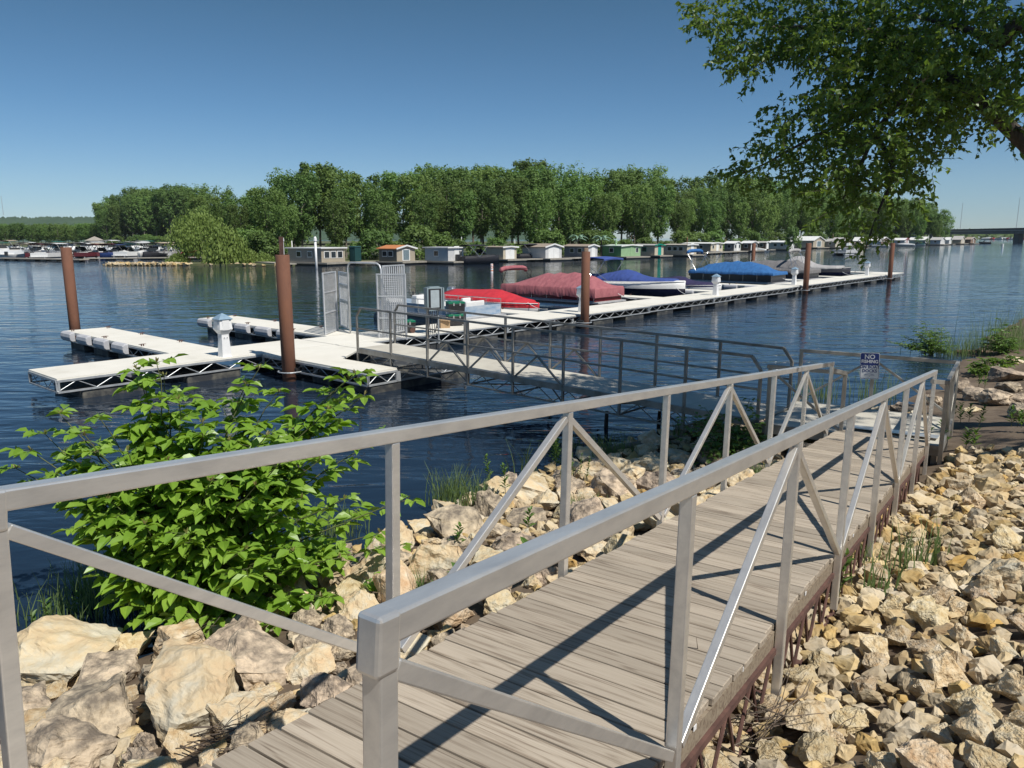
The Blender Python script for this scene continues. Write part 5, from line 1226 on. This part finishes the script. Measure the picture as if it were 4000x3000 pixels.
for j in range(34):   # second and third rows of masts, canopies and hulls behind
    k = rnd.choice((0, 0, 1, 6, 6, 6, 0, 4)); put(k, -10+j*25+rnd.uniform(-6, 6), 992+rnd.uniform(-2, 3), rnd.uniform(-.4, .4)+rnd.choice((0, pi)), rnd.uniform(1.0, 1.3))
# floating marina walkways
for a in ((0, 1012, 330, 1018, 'marina walkway floating before the left boats'), (330, 1013, 860, 1008, 'marina walkway floating before the canopy boats')): strip(*a)
cab_ = empty('marina_cabin', at(375, 985), .5, 'small tan roofed building behind the marina boats', 'building'); MB().box((0, 0, 1.5), (4, 3, 3)).build('wall', cream, cab_); MB().loft([[(-2.4, -1.8, 2.9), (0, -1.8, 4), (2.4, -1.8, 2.9)], [(-2.4, 1.8, 2.9), (0, 1.8, 4), (2.4, 1.8, 2.9)]], close=True).build('roof', rT, cab_)
RB = 'boats lying before the boathouses'
put(5, 1872, 1030, -.9, 1.05, 'dark covered pontoon boat moored between the light blue and tan boathouses', RB); put(5, 2075, 1018, -.9, 1.05, 'black canopied boat before the white gabled boathouse', RB)
put(0, 2962, 984, .6, .6, 'small white boat moored before the small dark boathouse', RB); put(0, 3535, 962, .9, .8, 'white boat before the red trimmed boathouse', RB); put(4, 3585, 960, .9, .8, 'boat under the white roof of the long blue grey boathouse', RB); put(6, 3440, 965, .9, .8, 'white canopied boat before the wide blue grey boathouse', RB); put(5, 3845, 952, 1.5, .8, 'small dark boat at the tip of the boathouse row', RB)
mo = put(1, 3300, 997, 2.4, 1.0, 'pontoon boat under way in open water before the boathouses', 'boats lying before the boathouses')
for ch in mo.children:
    if ch.name.startswith(('canopy',)): pass
for j, x in enumerate(range(3860, 4010, 20)): put((0, 7, 6)[j % 3], x, 935.5, rnd.uniform(0, 6), 1.5, ('white boat at the distant landing beyond the bridge', 'red covered boat at the distant landing beyond the bridge', 'white canopied boat at the distant landing beyond the bridge')[j % 3], 'boats at the landing beyond the bridge')
# ============================================================ leaves: near shrub, overhanging tree, weeds, grass
def leafq(Q, base, d, n, L, W, fold=.25, curl=.15, fine=True):
    d = d.normalized(); s_ = d.cross(n)
    if s_.length < .01: s_ = Vector((1, 0, 0))
    s_.normalize(); n = s_.cross(d).normalized()
    c = [base+d*(L*f)-n*(L*curl*f*f) for f in (0, .38, .72, 1.0)]
    e1 = n*(W*fold)
    if fine:
        for q in (-1, 1):
            a1 = c[1]+s_*(q*W*.5)+e1; a2 = c[2]+s_*(q*W*.36)+e1*.8
            Q.append((c[0], a1, a2, c[1]) if q < 0 else (c[0], c[1], a2, a1)); Q.append((c[1], a2, c[3], c[2]) if q < 0 else (c[1], c[2], c[3], a2))
    else:
        for q in (-1, 1): 
            a1 = c[1]+s_*(q*W*.5)+e1; Q.append((c[0], a1, c[3], c[1]) if q < 0 else (c[0], c[1], c[3], a1))
def rv(s=1): return Vector((rnd.gauss(0, s), rnd.gauss(0, s), rnd.gauss(0, s)))
def compound(Q, ST, base, d, L, leaf, pairs=2, up=Vector((0, 0, 1)), wr=.56):
    d = d.normalized(); tip = base+d*L+Vector((0, 0, -L*.15)); ST.append((base, tip, .0022))
    s_ = d.cross(up).normalized(); n = s_.cross(d).normalized()
    if n.z < 0: n = -n
    for i in range(pairs):
        p = base.lerp(tip, .45+.5*i/max(1, pairs)); 
        for q in (-1, 1):
            ld = (s_*q*.95+d*.45+Vector((0, 0, -.22))+rv(.12)); leafq(Q, p, ld, n+rv(.28), leaf*rnd.uniform(.75, 1.1), leaf*wr)
    leafq(Q, tip, d+Vector((0, 0, -.25))+rv(.12), n+rv(.2), leaf*1.15, leaf*wr*1.12)
def build_shrub(name, base, tips, lab, leafmat, leaf=.085, node=.11, branch=6, cat='shrub', spread=.45, budt=True, pairs=2):
    e = empty(name, base, 0, lab, cat); Q = []; ST = []; BQ = []
    for tip in tips:
        t = Vector(tip)-base; n = max(4, int(t.length/node)); side = Vector((t.x, t.y, 0)); pts = []
        for k in range(n+1):
            f = k/n; p = t*f; p = Vector((t.x*f**1.5, t.y*f**1.5, t.z*f**.85)) + Vector((rnd.gauss(0, .012), rnd.gauss(0, .012), 0)); pts.append(p)
        for k in range(n): ST.append((pts[k], pts[k+1], .012*(1-k/n)+.004))
        for k in range(1, n+1):
            f = k/n
            if f < .18: continue
            m_ = 2 if f > .75 else 3; d0 = (pts[k]-pts[k-1]).normalized()
            for j in range(m_):
                a = rnd.uniform(0, 2*pi); dd = Vector((math.cos(a), math.sin(a), rnd.uniform(.05, .5)*(1 if f > .6 else .6))); Lr = rnd.uniform(.09, .17)*(1.0 if f > .6 else 1.6)
                st = pts[k]
                if f < .8 and rnd.random() < spread:
                    bl = rnd.uniform(.15, .38)*(1.2-f*.5); en = st+dd*bl+Vector((0, 0, .05)); ST.append((st, en, .004))
                    for u in range(3): a2 = a+rnd.uniform(-1.3, 1.3); compound(Q, ST, st.lerp(en, .5+.25*u), Vector((math.cos(a2), math.sin(a2), rnd.uniform(-.1, .5))), Lr, leaf, pairs)
                else: compound(Q, ST, st, dd, Lr, leaf*(1 if f < .9 else .75), pairs)
        if budt:
            for j in range(4): leafq(BQ, pts[-1], Vector((rnd.gauss(0, .5), rnd.gauss(0, .5), 1)), rv(), leaf*.32, leaf*.10)
    b = MB()
    for a, c, r in ST: b.tube([a, c], [r, r*.75], 4, cap=False)
    b.build('stems', stemm, e, smooth=True)
    link('leaves', quads('leaves', [[tuple(v) for v in q] for q in Q], leafmat), None, e)
    if BQ: link('young_buds', quads('buds', [[tuple(v) for v in q] for q in BQ], budm), None, e)
    return e, len(Q)
# near ash-like shrub, stems end where the photograph shows their tips
sb = hit(735, 2440); sb.z = gz(sb.x, sb.y)
DS = sb.y
tipsp = [(640, 1470, .3), (540, 1440, .1), (1010, 1440, .2), (1390, 1460, .4), (170, 1700, -.1), (60, 1830, -.2), (400, 1640, -.1), (615, 1415, .1), (560, 1500, .2), (700, 1560, -.1), (960, 1500, .1), (1085, 1530, .3), (1360, 1480, .35), (1420, 1545, .25), (1290, 1600, .1), (1500, 1700, .3), (1590, 1950, .4), (230, 1620, -.1), (120, 1760, -.25), (330, 1700, -.3), (240, 1850, -.2), (800, 1650, -.2), (900, 1720, -.35), (1040, 1700, -.3), (1150, 1760, -.3), (1250, 1800, -.1), (500, 1760, -.35), (640, 1800, -.5), (420, 1950, -.4), (330, 2060, -.35), (820, 1880, -.6), (1000, 1900, -.6), (1180, 1950, -.5), (1350, 1950, -.2), (1480, 2080, .1), (560, 2050, -.6), (720, 2080, -.7), (950, 2150, -.7), (1150, 2150, -.6), (1330, 2180, -.4), (1420, 2300, -.2), (1250, 2330, -.45), (1080, 2430, -.55), (650, 2230, -.5), (460, 2200, -.4), (850, 2350, -.6), (1560, 2120, .2)]
tips = [atY(x, y, DS+dy) for x, y, dy in tipsp]
sh, nl = build_shrub('leafy_shrub', sb, tips, 'large bright green shrub with compound leaves growing at the water edge on the left', nearleaf, leaf=.165, node=.19, spread=.28)
print('shrub leaves', nl, sb)
# leafy vine bush beside the landing
vb = hit(2860, 1800); vb.z = gz(vb.x, vb.y)
build_shrub('vine_bush', vb, [atY(x, y, vb.y+dy) for x, y, dy in ((2700, 1630, 0), (2760, 1600, .3), (2850, 1590, .2), (2930, 1560, .4), (2960, 1620, .4), (2680, 1720, -.1), (2750, 1760, -.3), (2830, 1700, -.2), (2900, 1700, 0), (2990, 1700, .2), (2960, 1780, .2), (2720, 1830, -.3), (2800, 1800, -.4), (2650, 1650, .1))], 'low leafy bush among the boulders left of the landing', weedleaf, leaf=.10, node=.16, pairs=1, cat='bush', budt=False)
# right hand shrubs standing in the water
wb = at(3640, 1385); wb.z = -.05
build_shrub('willow_shrub', wb, [atY(x, y, wb.y+dy) for x, y, dy in ((3610, 1255, 0), (3660, 1270, .3), (3690, 1300, 0), (3560, 1285, .3), (3590, 1300, -.3), (3540, 1320, .3), (3630, 1310, -.3), (3500, 1340, .1), (3470, 1335, .3), (3700, 1350, 0), (3650, 1340, -.2), (3570, 1330, 0), (3520, 1350, -.2), (3680, 1290, .3), (3600, 1340, .4))], 'rounded green shrub standing in the shallow water at right', weedleaf, leaf=.075, node=.12, pairs=2, budt=False)
wb2 = at(3905, 1395); wb2.z = 0.05
build_shrub('tall_shrub', wb2, [atY(x, y, wb2.y+dy) for x, y, dy in ((3910, 1245, 0), (3870, 1290, .2), (3945, 1275, .2), (3900, 1310, -.2), (3860, 1330, .2), (3890, 1350, -.2), (3930, 1340, .2))], 'tall thin leafy shrub at the waterline at far right', weedleaf, leaf=.11, node=.2, pairs=2, budt=False)
wb3 = hit(3870, 1460); wb3.z = gz(wb3.x, wb3.y)
build_shrub('dark_shrub', wb3, [atY(x, y, wb3.y+dy) for x, y, dy in ((3830, 1420, 0), (3860, 1400, .2), (3900, 1405, 0), (3930, 1420, .2), (3820, 1460, -.2), (3970, 1400, .3), (3990, 1380, .3), (3850, 1440, -.2))], 'low dark shrub over the shaded boulders at right', overleaf, leaf=.12, node=.2, pairs=2, budt=False)
# small broad leaved weeds
def weed(x, y, h, lab, leaf=.07, n=9, dz=0, mat=weedleaf, nst=1, wd=.34):
    h *= 1.3; leaf *= 1.35; p = hit(x, y); p.z = gz(p.x, p.y)+.07 if dz == 0 else dz; e = empty('weed', p, 0, lab, 'weed'); Q = []; b = MB()
    for s_ in range(nst):
        lean = Vector((rnd.gauss(0, .12), rnd.gauss(0, .12), 1))*h*rnd.uniform(.75, 1.1); o = Vector((rnd.gauss(0, .03), rnd.gauss(0, .03), 0))*nst; b.tube([o, o+lean*.5, o+lean], [.005, .004, .002], 5)
        for k in range(n):
            f = .2+.8*k/n; a = k*2.4+s_
            for q in (0, pi):
                dd = Vector((math.cos(a+q), math.sin(a+q), .55+f*.6)); leafq(Q, o+lean*f, dd, Vector((0, 0, 1))+rv(.2), leaf*(1.15-.5*f), leaf*wd, fine=True)
    b.build('stem', stemm, e); link('leaves', quads('leaves', [[tuple(v) for v in q] for q in Q], mat), None, e)
weed(1918, 1935, .42, 'upright leafy weed spike before the dark water, left one of two', .075, 12); weed(1968, 1950, .36, 'upright leafy weed spike before the dark water, right one of two', .075, 11)
weed(2185, 1830, .5, 'bright spiky weed clump behind the third left rail post', .085, 12, nst=5); weed(2260, 1900, .35, 'small feathery weed on the boulders right of the third post', .04, 12, nst=5)
weed(1790, 2170, .24, 'small weed between the boulders left of the long brace', .08, 7); weed(2045, 2100, .26, 'small upright weed above the near handrail', .08, 8); weed(1800, 2420, .28, 'broad leaved weed beside the walkway edge under the handrail', .13, 6); weed(2050, 2290, .26, 'broad leaved weed at the walkway edge near the third post', .13, 6); weed(2440, 2090, .22, 'leafy weed at the walkway edge behind the handrail', .11, 7)
weed(3125, 2480, .22, 'small weed between walkway and limestone slope', .10, 6); weed(3240, 2340, .30, 'weed growing under the walkway edge at right', .08, 9, nst=3); weed(3720, 1760, .28, 'green weed clump on the soil right of the walkway end', .10, 8, nst=5); weed(3740, 1660, .3, 'dark leafy weed right of the landing corner', .08, 9, nst=5); weed(3990, 1690, .25, 'green weed at the right edge above the limestone', .09, 8, nst=4); weed(3815, 1520, .25, 'small weed in front of the shaded boulders', .06, 8, nst=3)
weed(180, 2440, .55, 'reddish tipped weed at the left edge in front of the water', .09, 10, nst=2, mat=weedleaf); weed(300, 2400, .5, 'reddish tipped weed second from the left edge', .09, 9, nst=3); weed(120, 2560, .35, 'low green weed at the left edge above the tan boulder', .11, 7, nst=4)
weed(1610, 2480, .25, 'feathery low weed under the handrail end', .04, 14, nst=6)
# grass tufts
def tuft(x, y, h, n, lab, sp=.12, dz=None, mat=grassm, wd=.007, grp='grass tufts along the waterline', droop=.5):
    h *= 1.2; n = int(n*1.3); p = hit(x, y); p.z = max(gz(p.x, p.y)+.04, -.02) if dz is None else dz; e = empty('grass_tuft', p, 0, lab, 'grass', grp); Q = []
    for k in range(n):
        a = rnd.uniform(0, 2*pi); o = Vector((rnd.gauss(0, sp), rnd.gauss(0, sp*.6), 0)); L = h*rnd.uniform(.5, 1.1); out = Vector((math.cos(a), math.sin(a), 0))*L*rnd.uniform(.1, droop); s_ = Vector((-math.sin(a), math.cos(a), 0))*wd; s_ = Vector((wd, 0, 0)) if rnd.random() < .6 else s_
        pv = o; pw = s_
        for q in (1/3, 2/3, 1.0):
            c = o+out*q*q+Vector((0, 0, L*(q-.28*q*q*(out.length/L)))); w_ = s_*(1-q*.85); Q.append((pv-pw, pv+pw, c+w_, c-w_)); pv = c; pw = w_
    link('blades', quads('blades', [[tuple(v) for v in q] for q in Q], mat), None, e)
tuft(1760, 2010, .50, 110, 'tall grass tuft at the water edge behind the broad grey boulder', .13, dz=.05); tuft(1860, 2000, .45, 60, 'grass tuft beside the left weed spike', .10, dz=.05); tuft(2060, 1880, .5, 16, 'thin tall grass stalks with pale tips near the brace', .08, dz=.05)
tuft(2380, 1800, .45, 60, 'arching grass tuft in the dark water between two braces', .12, dz=-.02, droop=.8); tuft(2450, 1790, .4, 50, 'grass tuft right beside the arching one', .14, dz=-.02, droop=.8); tuft(2300, 1760, .25, 60, 'low dark grass in the shaded water', .3, dz=-.02); tuft(2640, 1740, .5, 22, 'thin grass beside the leafy bush', .08)
tuft(2290, 2010, .2, 60, 'short grass among the boulders below the spiky weed', .14); tuft(2960, 1880, .22, 80, 'short grass clump at the walkway edge near the fifth post', .14); tuft(1650, 2360, .28, 14, 'dark thin grass stalks between boulders behind the near handrail', .03)
tuft(560, 2380, .45, 140, 'pale grass under the big leafy shrub', .28); tuft(400, 2330, .4, 110, 'pale grass left of the big leafy shrub base', .25); tuft(250, 2440, .35, 60, 'sparse grass at far left near the water', .2); tuft(1300, 2100, .35, 70, 'fine grass behind the second left rail post', .2)
tuft(3180, 1560, .55, 46, 'dark reeds behind the landing post', .3, dz=-.02, droop=.35); tuft(3420, 1560, .75, 40, 'dark reeds beside the sign post', .32, dz=-.02, droop=.35); tuft(3780, 1385, .7, 90, 'reeds in the shallow water right of the rounded shrub', .55, dz=-.02, droop=.3); tuft(3700, 1390, .6, 70, 'reeds at the foot of the rounded shrub', .4, dz=-.02, droop=.3)
tuft(3920, 1360, .9, 190, 'tall green reeds below the thin leafy shrub at far right', .6, dz=-.02, droop=.3); tuft(3975, 1310, 1.1, 120, 'dark tall reeds at the right edge', .6, dz=-.02, droop=.25); tuft(3980, 1370, .8, 120, 'pale reeds at the right edge by the waterline', .5, dz=-.02, droop=.3)
tuft(3330, 2220, .22, 26, 'thin grass growing in the limestone slope', .1); tuft(3580, 2230, .35, 40, 'grass stalks in the middle of the limestone slope', .12, droop=.4); tuft(3430, 2330, .3, 20, 'sparse grass among limestone rocks', .1)
# driftwood, twigs
def sticks(name, p0, lab, segs, mat=twigm, r=.006):
    e = empty(name, p0, 0, lab, 'branch'); b = MB()
    for pts, rr in segs: b.tube([Vector(q) for q in pts], [rr*(1-.6*k/max(1, len(pts)-1)) for k in range(len(pts))], 5)
    b.build('wood', mat, e, smooth=True); return e
def twigpile(x, y, n, L, lab, dz=.05):
    p = hit(x, y, dz); segs = []
    for k in range(n):
        o = rv(.10); o.z = abs(o.z)*.5; a = rnd.uniform(-.6, .5); pts = [o]; d = Vector((math.cos(a), math.sin(a)*.7, rnd.uniform(-.1, .25)))
        for j in range(4): d = (d+rv(.25)).normalized(); pts.append(pts[-1]+d*L/4*rnd.uniform(.6, 1.1))
        segs.append((pts, rnd.uniform(.0025, .005)))
    return sticks('dry_twigs', p, lab, segs)
twigpile(830, 2900, 46, .45, 'tangle of dry twigs at the walkway edge bottom left'); twigpile(420, 2830, 8, .6, 'dry sticks lying over the grey brown boulder'); twigpile(2950, 2900, 30, .5, 'dry twigs on the limestone beside the near walkway edge'); twigpile(620, 2520, 6, .7, 'curved dry sticks under the leafy shrub', .15)
tp = lambda x, y, z: hit(x, y, z)
b0 = hit(2950, 2760, .25); sticks('dead_twig', b0, 'long bare twig reaching up over the walkway edge at right', [([(0, 0, 0), (-.12, .06, .10), (-.26, .1, .22), (-.40, .14, .26)], .005), ([(-.12, .06, .10), (-.14, .10, .22)], .003), ([(-.26, .1, .22), (-.28, .08, .32)], .0025), ([(0, 0, 0), (.14, -.05, -.02), (.3, -.08, .02)], .004)])
dw = at(2560, 1740, .1); sticks('driftwood', dw, 'pale driftwood log lying at the water edge below the gangway', [([(-.9, -.35, 0), (-.3, -.1, .06), (.3, .15, .10), (.8, .45, .02)], .07)], mat=M('driftwood', (.22, .19, .16), (.12, .10, .085), rough=.9, sc=5))
dl = at(3815, 1380, .0); sticks('floating_log', dl, 'short dark log floating beside the reeds at right', [([(-.6, .1, .02), (0, 0, .05), (.7, 0, .03)], .09)], mat=MATS['weathered timber'])
for x in (2365, 2570): 
    p = at(x, 1690, -.1); e = empty('old_stake', p, 0, 'dark broken stake standing in the water below the gangway, '+('left' if x < 2400 else 'right')+' one', 'stake'); MB().tube([(0, 0, -.3), (.01, 0, .2), (.02, .01, .42)], [.045, .04, .035], 7).build('wood', M('wet wood', (.025, .02, .016), rough=.6), e)
# ============================================================ overhanging tree
tb = Vector((10.8, 10.8, 0)); tb.z = gz(tb.x, tb.y)-.1
oak = empty('overhanging_tree', tb, 0, 'large tree at right whose leafy limbs hang over the landing and river', 'tree')
blobs = [  # overview pixels (2212 wide): x, y, rx, ry, density, depth
 (1560, 30, 72, 42, 1, 12.5), (1545, 75, 40, 30, .6, 12.5), (1640, 75, 85, 60, 1, 12), (1600, 125, 50, 36, .9, 12), (1608, 158, 18, 16, .6, 12), (1730, 35, 95, 60, 1, 12), (1700, 110, 60, 30, .7, 12), (1770, 120, 60, 45, 1, 11.5), (1850, 60, 110, 80, 1.1, 12),
 (1960, 60, 120, 90, 1.1, 12.5), (2080, 80, 120, 100, 1.0, 12), (2180, 110, 70, 110, 1, 11.5), (1900, 170, 120, 60, 1.2, 11.5), (2000, 170, 90, 60, 1.0, 11.5), (1815, 225, 75, 45, 1.0, 11.5), (1930, 250, 120, 60, 1.2, 11.5), (2040, 235, 70, 50, .8, 11.5),
 (1690, 235, 40, 25, .7, 12), (1750, 280, 85, 45, 1.1, 11.8), (1660, 300, 40, 25, .8, 12), (1650, 350, 70, 28, .9, 12), (1600, 372, 38, 10, .8, 12), (1570, 385, 25, 7, .5, 12), (1770, 360, 90, 42, 1.2, 11.5), (1870, 345, 100, 50, 1.1, 11), (1960, 350, 60, 55, .9, 11), (2015, 290, 55, 30, .8, 11),
 (1690, 400, 50, 16, .7, 11.8), (1800, 412, 85, 24, .8, 11), (1900, 420, 60, 28, .75, 11), (1975, 410, 22, 30, .7, 11), (1850, 455, 66, 20, .5, 10.8), (1790, 450, 46, 14, .35, 11), (1915, 470, 28, 18, .4, 10.8), (1870, 500, 16, 18, .35, 10.6), (1922, 505, 18, 9, .5, 10.6), (1840, 520, 10, 12, .5, 10.6), (1866, 540, 7, 14, .8, 10.6),
 (2120, 230, 50, 40, .8, 11.5), (2190, 250, 40, 40, .9, 11.5), (2150, 200, 50, 40, .7, 11.5), (2110, 285, 30, 14, .4, 11.5), (2185, 300, 26, 10, .5, 11.5)]
LQ = []; TW = []
def wpt(vx, vy, D): 
    d = ray(vx*4000/2212, vy*4000/2212).normalized(); return Vector((0, 0, EYE))+d*D
tipL = []
def twig_leaves(c, d, L, leaf, nlf=9, fine=False, rec=True):
    pts = [c]; 
    for k in range(3): d = (d+rv(.22)+Vector((0, 0, -.12))).normalized(); pts.append(pts[-1]+d*L/3)
    if rec: TW.append((pts, .004))
    for k in range(nlf):
        f = k/nlf*3; i = min(2, int(f)); p = pts[i].lerp(pts[i+1], f-i); leafq(LQ, p, rv(1)+d*.6+Vector((0, 0, -.35)), Vector((0, 0, 1))+rv(.6), leaf*rnd.uniform(.7, 1.15), leaf*.62, fold=.15, fine=fine)
for vx, vy, rx, ry, dens, D in blobs:
    A_ = pi*rx*ry; n = int(A_/150*dens*.95)+3
    for k in range(n):
        a = rnd.uniform(0, 2*pi); r = rnd.random()**.5; x, y = vx+math.cos(a)*r*rx, vy+math.sin(a)*r*ry
        if x > 2290 or y < -60: continue
        D2 = D+rnd.gauss(0, .75); c = wpt(x, y, D2)
        dd = Vector((math.cos(a)*.5-.3, rnd.gauss(0, .5), -math.sin(a)*.35+rnd.gauss(0, .25)))
        twig_leaves(c, dd, rnd.uniform(.18, .34), .080, rnd.randrange(9, 14))
# crown out of the picture that throws the dappled shade on landing and gangway
for k in range(520):
    q = Vector((rnd.uniform(0.2, 8.5), rnd.uniform(10.9, 15.5), .7)); h = rnd.uniform(9.5, 13.5)
    if rnd.random() > (.55 if q.x < 2 else .9 if q.x < 4 else .6 if q.x < 5.4 else .25): continue
    c = q+SUN*((h-.7)/SUN.z); v = px(c)
    if v[1] > -120 and -200 < v[0] < 4200: continue
    for j in range(5): twig_leaves(c+rv(.22), rv(1), .4, .17, 7, rec=False)
print('overhang leaves', len(LQ))
link('crown', quads('crown', [[tuple(v-tb) for v in q] for q in LQ], overleaf), None, oak)
b = MB()
for pts, r in TW: b.tube([p-tb for p in pts], [r, r*.8, r*.5, r*.3], 3, cap=False)
b.build('twigs', bark, oak, smooth=True)
def limb(pts, r0, r1, n=9):
    P_ = [Vector(p)-tb for p in pts]; # smooth
    out = []; N_ = 4
    for i in range(len(P_)-1):
        p0 = P_[max(0, i-1)]; p1 = P_[i]; p2 = P_[i+1]; p3 = P_[min(len(P_)-1, i+2)]
        for k in range(N_):
            t = k/N_; out.append(.5*((2*p1)+(p2-p0)*t+(2*p0-5*p1+4*p2-p3)*t*t+(3*p1-p0-3*p2+p3)*t**3))
    out.append(P_[-1]); m_ = len(out)-1
    return MB().tube(out, [r0+(r1-r0)*(k/m_)**.8 for k in range(m_+1)], n).build('limb', bark, oak, smooth=True)
MB().tube([(0, 0, -.2), (.02, 0, 1.5), (.1, -.1, 4), (.2, -.4, 7), (.1, -.6, 11)], [.42, .34, .30, .22, .08], 12).build('trunk', bark, oak, smooth=True)
limb([tb+Vector((.0, 0, 1.6)), wpt(2500, 620, 11.9), wpt(2330, 420, 11.8), wpt(2212, 305, 11.7), wpt(2100, 205, 11.7), wpt(2000, 130, 11.9), wpt(1880, 70, 12.1), wpt(1760, 60, 12.2), wpt(1640, 60, 12.4)], .17, .02)
limb([wpt(2040, 145, 11.8), wpt(1960, 200, 11.6), wpt(1890, 290, 11.3), wpt(1850, 380, 11.1), wpt(1820, 430, 11)], .06, .01, 7)
limb([wpt(1960, 200, 11.6), wpt(1850, 250, 11.6), wpt(1750, 300, 11.8), wpt(1650, 355, 12), wpt(1580, 383, 12)], .045, .006, 6)
limb([wpt(1890, 290, 11.3), wpt(1930, 370, 11), wpt(1900, 450, 10.8), wpt(1875, 520, 10.6), wpt(1866, 552, 10.6)], .035, .004, 6)
limb([tb+Vector((.1, -.2, 4.5)), wpt(2260, 60, 11.6), wpt(2170, 90, 11.6), wpt(2080, 60, 12), wpt(1960, 30, 12.3)], .13, .02)
limb([tb+Vector((.1, -.3, 5.6)), Vector((9.5, 9.8, 9.5)), Vector((7.5, 10.2, 11))], .14, .03); limb([tb+Vector((.1, -.3, 6.6)), Vector((10, 7, 11)), Vector((8, 5.5, 12.5))], .12, .03)
limb([wpt(1760, 60, 12.2), wpt(1690, 110, 12.1), wpt(1620, 150, 12)], .02, .004, 5)

# ============================================================ haze
hz = MB().box((0, 880, 70), (3600, 1900, 160)); hz = hz.build('haze', None)
hm = bpy.data.materials.new('haze'); hm.use_nodes = True; hn = hm.node_tree; hn.nodes.clear(); ho = hn.nodes.new('ShaderNodeOutputMaterial'); hv = hn.nodes.new('ShaderNodeVolumePrincipled')
hv.inputs['Density'].default_value = .00006; hv.inputs['Color'].default_value = (.80, .90, 1, 1); hn.links.new(hv.outputs[0], ho.inputs['Volume']); hz.data.materials.append(hm)
hz.location = (0, 0, 0); tag(hz, kind='stuff'); hz['label'] = 'thin summer haze over the river valley'
